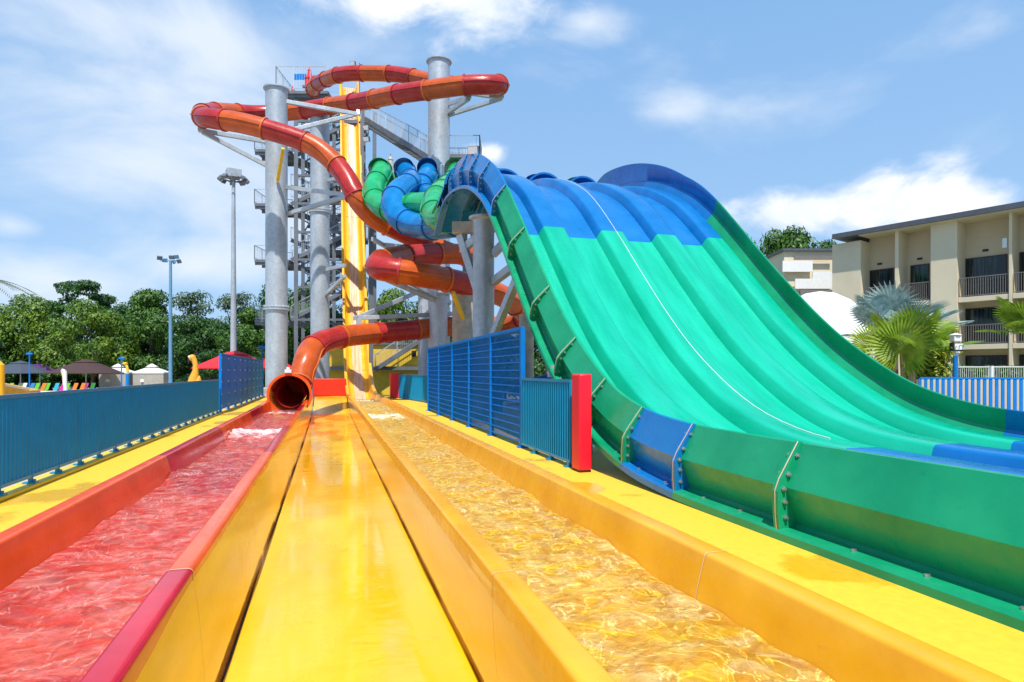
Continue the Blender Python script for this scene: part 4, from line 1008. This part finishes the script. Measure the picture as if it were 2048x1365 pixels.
for k, (dx, dz) in enumerate(((-.95, .25), (-.5, .05), (.1, .3), (.5, .35), (.75, -.05), (.3, -.1))):
    m = MB(); R = Matrix.Rotation(.4-.3*k, 3, 'Z') @ Matrix.Rotation(.5, 3, 'X'); m.box(c+Rv*dx+V((0,0,dz)), (.42, .18, .34), rot=R); m.build('lamp', POLEB if k % 2 else STEELD, o, smooth=0, bevel=.02)
for i_, (u, v, D, lb) in enumerate(((59, 703, 56, 'above the grey canopy'), (243, 712, 58, 'above the left grey cabana'), (524, 690, 50, 'above the red canopy'))):
    o = root('lamp_post', PG(u, D, GZ), 'thin bright blue lamp post '+lb, 'lamp post', 'thin blue lamp posts'); p = PG(u, D, GZ)
    m = MB(); m.lathe(p, [(.07, 0), (.05, zof(v, D)-GZ)], 8); m.build('pole', BRB, o); m = MB(); m.box(V((p.x, p.y, zof(v+5, D))), (.5, .16, .16)); m.build('lamp', BRB, o, bevel=.02)

# ------------------------------------------------------------------ canopies, cabanas, loungers
def canopy(u, D, vapex, vedge, wpx, mat, label, vent=True, sides=8):
    p = PG(u, D, GZ); o = root('parasol', p, label, 'parasol', 'large parasols on the pool terrace'); r = wpx*D/F/2; za, ze = zof(vapex, D), zof(vedge, D)
    m = MB(); m.lathe(p, [(.05, 0), (.05, za-GZ-.05)], 8); m.build('pole', STEEL, o)
    m = MB(); n = sides; rr = []
    for k, (t_, zz) in enumerate(((.22, .86), (.5, .56), (.78, .26), (1, .02), (1, -.03))): rr.append([V((p.x+r*t_*math.cos(6.2832*(i+.5)/n), p.y+r*t_*math.sin(6.2832*(i+.5)/n), ze+(za-ze)*zz)) for i in range(n)])
    m.rings(rr); m.build('canopy', mat, o, smooth=20)
    m = MB(); m.rings([[V((p.x+r*t_*math.cos(6.2832*(i+.5)/n), p.y+r*t_*math.sin(6.2832*(i+.5)/n), ze+(za-ze)*zz)) for i in range(n)] for t_, zz in ((.004, 1.02), (.34, .80), (.34, .76))]); m.build('vent_cap', mat, o, smooth=20)
    m = MB()
    for i in range(n): a = 6.2832*(i+.5)/n; m.beam(V((p.x, p.y, za-.3)), V((p.x+r*.98*math.cos(a), p.y+r*.98*math.sin(a), ze-.02)), .03, .03)
    m.build('ribs', STEELD, o, smooth=0); return o
canopy(41, 58, 722, 747, 106, UGREY, 'grey vented parasol at the far left of the terrace')
canopy(80, 64, 727, 744, 84, UPURP, 'purple parasol just behind the grey parasol')
canopy(172, 58, 719, 747, 132, UBRWN, 'brown vented parasol left of the cabanas')
canopy(3, 66, 728, 745, 60, UPURP, 'purple parasol cut by the left edge of the photo')
canopy(470, 46, 702, 737, 160, URED, 'large red parasol behind the blue screened fence')
canopy(545, 50, 709, 738, 90, URED, 'smaller red parasol hidden behind the leftmost tall column')
canopy(490, 58, 709, 722, 90, UGRN, 'dull green parasol between the two red parasols')
def cabana(u, D, wpx, label):
    p = PG(u, D, GZ); o = root('cabana', p, label, 'cabana', 'grey cabanas'); r = wpx*D/F/2; n = 6; ze, za = zof(745, D), zof(736, D)
    ring = lambda rad, z: [V((p.x+rad*math.cos(6.2832*i/n+.35), p.y+rad*math.sin(6.2832*i/n+.35), z)) for i in range(n)]
    m = MB(); m.rings([ring(r*.97, GZ), ring(r*.97, ze)]); m.build('side_curtain', GREYW, o, smooth=10)
    m = MB(); m.rings([ring(r, ze-.12), ring(r, ze), ring(r*.35, za-.02), ring(r*.35, za)], cap=True); m.build('roof', WHITE, o, smooth=10)
    m = MB(); m.rings([ring(r*.34, za+.1), ring(.02, za+.42)], cap=True); m.build('roof_cap', WHITE, o, smooth=10)
    m = MB(); m.box(V((p.x, p.y, 0))-Dv*(r*.98)+V((0,0,zof(761, D))), (.35, .05, .3), rz=-TH); m.build('notice', WHITE, o, smooth=0); return o
cabana(236, 62, 66, 'grey fabric cabana beside the brown parasol'); cabana(304, 62, 68, 'grey fabric cabana beside the light blue lamp pole')
def lounger_proto():
    o = empty('lounger', (0,0,0), 'x', 'lounger', 'sun loungers lined up on the terrace')
    m = MB()
    for s_ in (-.3, .3):
        m.beam(V((s_, -1.0, .35)), V((s_, .35, .35)), .04, .04); m.beam(V((s_*.8, .33, .35)), V((s_*.8, .78, 1.27)), .03, .03)
        for y_ in (-.9, .2): m.beam(V((s_, y_, 0)), V((s_, y_, .35)), .04, .04)
    m.build('frame', WHITE, o, smooth=0)
    m = MB(); m.box((0, -.33, .37), (.58, 1.3, .03)); m.build('seat', CHAIRC[0], o, smooth=0)
    m = MB(); m.beam(V((0, .32, .38)), V((0, .75, 1.3)), .58, .03); b = m.build('backrest', CHAIRC[0], o, smooth=0); return o
lp = lounger_proto()
cn = ['green', 'white', 'cyan', 'orange', 'magenta', 'blue', 'dark green']
for i, (u, c, lb) in enumerate([(11,0,'at the far left edge'),(29,6,'second from the left'),(38,1,'left of the blue and green pair'),(54,5,'left half of the blue and green pair under the grey parasol'),(64,0,'right half of the blue and green pair under the grey parasol'),(77,3,'between two green loungers'),(85,0,'under the purple parasol'),(103,2,'standing alone under the purple parasol edge'),(116,4,'left of the white leaning post'),(125,0,'right behind the white leaning post'),(141,3,'right of the white leaning post'),(156,3,'just left of the bright pink lounger'),(162,4,'under the middle of the brown parasol'),(176,6,'rightmost in the row')]):
    o = lp if i == 0 else copy_tree(lp); D = 61; o.location = PG(u, D, GZ); o.location.z = GZ; o.rotation_euler = (0, 0, -TH-.2); o.scale = (.78, .9, .95)
    tag(o, cn[c]+' lounger '+lb, 'lounger', 'sun loungers lined up on the terrace')
    for ch in o.children:
        if not ch.name.startswith('frame'): ch.data = ch.data.copy(); ch.data.materials[0] = CHAIRC[c]
# pale pool wall and play structures
m = MB(); a, b = PG(-60, 48, 0), PG(445, 52, 0); m.beam(V((a.x, a.y, -.62)), V((b.x, b.y, -.62)), .5, .95); tag(m.build('pool_wall', CREAM2, smooth=0, bevel=.05), 'long pale low pool wall in front of the loungers and cabanas', 'wall')
o = root('play_ramp', PG(10, 22, GZ), 'orange and cream play slide ending at the left edge, behind the teal fence', 'play slide')
m = MB(); a = PG(-30, 22, 0); b = PG(58, 24, 0); m.add([V((a.x, a.y, zof(765, 22))), V((b.x, b.y, zof(782, 24))), V((b.x, b.y+1, zof(782, 24))), V((a.x, a.y+1, zof(765, 22))), V((a.x, a.y, GZ)), V((b.x, b.y, GZ)), V((b.x, b.y+1, GZ)), V((a.x, a.y+1, GZ))], [(0,1,2,3),(0,4,5,1),(1,5,6,2),(3,2,6,7),(0,3,7,4)]); m.build('ramp', SWAN, o, smooth=0)
m = MB(); m.beam(V((a.x, a.y-.05, zof(764, 22)+.03)), V((b.x, b.y-.05, zof(781, 24)+.03)), .12, .07); m.build('ramp_edge', CREAM2, o, smooth=0)
m = MB(); p = PG(0, 21, GZ); m.lathe(p, [(.13, 0), (.13, zof(730, 21)-GZ), (.02, zof(723, 21)-GZ)], 12); m.build('post', SPEED, o)
# swan figure
def swan():
    D = 38; o = root('swan_figure', PG(383, D, GZ), 'yellow swan figure with a dark beak looking over the teal fence', 'figure'); s_ = D/F
    def W(u, v, d=0): return P(u, v, D)+Dv*d
    m = MB(); m.tube([W(384,785), W(385,770), W(388,756), W(391,742), W(391,730), W(388,720), W(384,715.5)], [.3, .34, .27, .17, .14, .16, .20], 14)
    c = W(384.5, 716); m.lathe(c-V((0,0,.2)), [(.05, .0), (.17, .07), (.21, .2), (.17, .33), (.05, .40)], 14); m.build('neck_and_head', SWAN, o, smooth=60)
    m = MB(); m.tube([W(381,716), W(378,721), W(376.5,728)], [.11, .09, .02], 8); m.build('beak', DARK, o)
    m = MB(); 
    for sg in (-1, 1): m.lathe(W(383, 714)+Dv*sg*.13-V((0,0,.08))-Rv*.06, [(.02, 0), (.08, .04), (.08, .12), (.02, .16)], 10)
    m.build('eye', WHITE, o)
    m = MB(); m.tube([W(384,790), W(386,775), W(392,764)], [.75, .62, .3], 16)
    m.tube([W(392,775), W(397,764), W(399,752)], [.3, .22, .03], 10); m.tube([W(372,775), W(366,769)], [.3, .12], 10); m.build('body', SWAN, o, smooth=60)
swan()
o = root('shower_post', PG(255, 40, GZ), 'blue and yellow play shower post in front of the cabanas', 'shower'); p = PG(255, 40, GZ)
m = MB(); m.lathe(p, [(.11, 0), (.11, zof(748, 40)-GZ)], 10); m.build('lower_pipe', BRB, o)
m = MB(); m.tube([P(255,748,40), P(255,738,40), P(253,732,40), P(250,729,40)], .08, 8); m.lathe(P(250,731,40), [(.06, 0), (.16, .08), (.16, .14), (.05, .2)], 10); m.build('spout', YPAINT, o)
o = root('leaning_post', PG(130, 45, GZ), 'white post with leaning rods between the loungers', 'post')
m = MB(); m.tube([PG(131,45,GZ), P(130,742,45)], .12, 8); m.tube([P(130,742,45), P(124,740,45)], .08, 8); m.build('post', WHITE, o)
m = MB(); m.tube([P(123,741,45), P(129,765,45)], .06, 6); m.tube([P(125,741,45), P(127,770,45)], .05, 6); m.build('rod', CREAM2, o)

# ------------------------------------------------------------------ apartment building
A0, B0 = PG(1690, 47, 0), PG(2048, 38.4, 0); bt = (B0-A0).normalized(); bo = V((bt.y, -bt.x, 0))     # bo points outward
if bo.dot(V((0,-1,0))) < 0 and bo.x > 0: bo = -bo
if (V((0,0,0))-A0).dot(bo) < 0: bo = -bo
def sN(u, t=0):
    """position along the facade (plane offset t outward) met by the sight line at photo column u"""
    d = P(u, VH, 1)-V((0,0,H)); o_ = A0+bo*t
    # solve k*d = o_ + s*bt
    det = d.x*(-bt.y)+bt.x*d.y; k = (o_.x*(-bt.y)+bt.x*o_.y)/det; s_ = ((k*d.x-o_.x)*bt.x+(k*d.y-o_.y)*bt.y)
    return s_, k
BR = Matrix((bt, bo, V((0,0,1)))).transposed()
def fb_(m, s0, s1, t0, t1, z0, z1):
    c = A0+bt*(s0+s1)/2+bo*(t0+t1)/2; m.box(V((c.x, c.y, (z0+z1)/2)), (abs(s1-s0), abs(t1-t0), abs(z1-z0)), rot=BR); return m
apt = root('apartment_building', A0+V((0,0,GZ)), 'three-storey cream apartment building with balconies and a thin grey roof', 'building')
S = lambda u, t=0: sN(u, t)[0]
zr = H+(VH-478)*47/F; REC = -1.5
s_end = S(2048)+14; fl = [.0, 3.15, 6.25]; 
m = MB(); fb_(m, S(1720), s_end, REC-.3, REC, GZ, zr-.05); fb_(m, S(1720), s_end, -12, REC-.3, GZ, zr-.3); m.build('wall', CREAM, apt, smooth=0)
m = MB(); fb_(m, S(1665), S(1722), -6, .05, GZ, H+(VH-489)*47.5/F); m.build('end_wall', CREAM2, apt, smooth=0)
piers = [(1790, 1797, .0), (1862, 1915, .05), (2018, 2024, .0), (2108, 2150, .05)]
for u0, u1, t in piers:
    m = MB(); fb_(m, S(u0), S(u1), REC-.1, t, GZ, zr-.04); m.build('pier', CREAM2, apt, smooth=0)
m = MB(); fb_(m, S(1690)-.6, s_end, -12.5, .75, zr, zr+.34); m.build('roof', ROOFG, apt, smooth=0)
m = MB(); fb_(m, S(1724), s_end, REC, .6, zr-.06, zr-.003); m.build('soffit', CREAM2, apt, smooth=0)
bays = [(1728, 1789, 1733, 1788), (1798, 1861, 1822, 1859), (1916, 2017, 1930, 2015), (2025, 2107, 2040, 2100)]
for bi, (u0, u1, w0, w1) in enumerate(bays):
    s0, s1 = S(u0), S(u1); a, b = S(w0, REC), S(w1, REC)
    for k, z in enumerate(fl):
        if k:
            m = MB(); fb_(m, s0+.003, s1-.003, REC+.002, -.05, z-.32, z); m.build('balcony_slab', CREAM2, apt, smooth=0)
            r_ = MB(); t_ = -.1; fb_(r_, s0+.02, s1-.02, t_-.03, t_+.03, z+1.22, z+1.27); fb_(r_, s0+.02, s1-.02, t_-.02, t_+.02, z+.05, z+.1)
            n = int((s1-s0)/.13)
            for i in range(n+1): x = lerp(s0+.04, s1-.04, i/n); fb_(r_, x-.014, x+.014, t_-.02, t_+.02, z+.1, z+1.22)
            r_.build('balcony_railing', RAILB, apt, smooth=0)
        h_ = 2.45 if k < 2 else 2.7
        if bi < 2 and k < 2: pass
        f = MB(); fb_(f, a, b, REC+.01, REC+.10, z+.0, z+h_)
        wf = f.build('window', FRAME, apt, smooth=0); n = 3 if b-a > 3 else 2; g = MB()
        for i in range(n): x0 = lerp(a+.06, b-.02, i/n); x1 = lerp(a+.06, b-.02, (i+1)/n)-.05; fb_(g, x0, x1, REC+.08, REC+.112, z+.08, z+h_-.08)
        g.build('pane', GLASS, wf, smooth=0)
    m = MB(); fb_(m, (a+b)/2-.15, (a+b)/2+.15, REC+.002, REC+.12, fl[2]+3.05, fl[2]+3.17); m.build('wall_lamp', DARK, apt, smooth=0)
m = MB(); x = S(2010, -.2); fb_(m, x-.12, x+.12, -.3, -.12, fl[2]+2.9, fl[2]+3.5); m.build('air_unit', WHITE, apt, smooth=0)
# striped gable building further back
g = root('panelled_building', PG(1610, 56, GZ), 'lower building end clad in white and grey panels between the slide and the apartment block', 'building')
m = MB(); c = PG(1625, 58, 0); R = Matrix.Rotation(-TH, 3, 'Z'); zt = zof(503, 56); m.box(V((c.x, c.y, (zt+GZ)/2)), (7, 4, zt-GZ), rot=R); m.build('wall', CREAM2, g, smooth=0)
m = MB(); m.box(V((c.x, c.y, zt+.1)), (7.4, 4.6, .2), rot=R); m.build('roof', ROOFG, g, smooth=0)
for i, (u0, u1, v0, v1, mt) in enumerate(((1565,1625,522,544,WHITE),(1625,1665,544,560,WHITE),(1590,1665,558,578,WHITE),(1588,1665,512,520,RAILB),(1600,1665,580,590,RAILB))):
    D = 55.6; m = MB(); p0, p1 = P(u0, v0, D), P(u1, v1, D); cc_ = (p0+p1)/2; m.box(cc_, ((p1-p0).dot(Rv), .08+.01*i, abs(p0.z-p1.z)), rot=R); m.build('cladding_panel', mt, g, smooth=0)
# white tent
o = root('tent', PG(1690, 30, GZ), 'smooth white domed tent roof behind the palms', 'tent'); m = MB(); rr = []
c = PG(1640, 33, 0); rx = 150*33/F*1.0
for k in range(9):
    e = math.radians(90*k/8); zz = GZ+(zof(583, 33)-GZ)*math.sin(e); rr.append([V((c.x, c.y, zz))+Rv*math.cos(2*math.pi*i/36)*rx*math.cos(e)+Dv*math.sin(2*math.pi*i/36)*3.0*math.cos(e) for i in range(36)])
m.rings(rr); m.build('roof', TENT, o, smooth=80); m = MB(); m.lathe(V((c.x, c.y, GZ)), [(.08, 0), (.08, zof(584, 33)-GZ)], 8); m.build('pole', STEELD, o)
# speaker / floodlight post
o = root('lamp_post', PG(1911, 16.5, GZ), 'blue post carrying a white lamp box and a small floodlight, left of the hedge', 'lamp post'); D = 16.5; p = PG(1911, D, GZ)
m = MB(); m.lathe(p, [(.06, 0), (.06, zof(712, D)-GZ)], 10); m.build('pole', BRB, o)
m = MB(); m.box(P(1913, 694, D), (.28, .16, .22), rz=-TH); m.build('floodlight', DARK, o, smooth=0, bevel=.015); m = MB(); m.box(P(1913, 694, D)-Dv*.09, (.22, .02, .16), rz=-TH); m.build('lens', TENT, o, smooth=0)
m = MB(); m.box(P(1911, 678, D), (.2, .2, .16), rz=-TH); m.lathe(P(1911, 671, D), [(.16, 0), (.02, .06)], 12); m.build('lamp_box', WHITE, o, smooth=0, bevel=.02)
m = MB(); m.lathe(P(1913, 710, D), [(.04, 0), (.08, .05), (.08, .1)], 10); m.build('camera_dome', WHITE, o)

for o in list(bpy.data.objects):
    for k in ('worldbuild', 'used'):
        if k in o: del o[k]
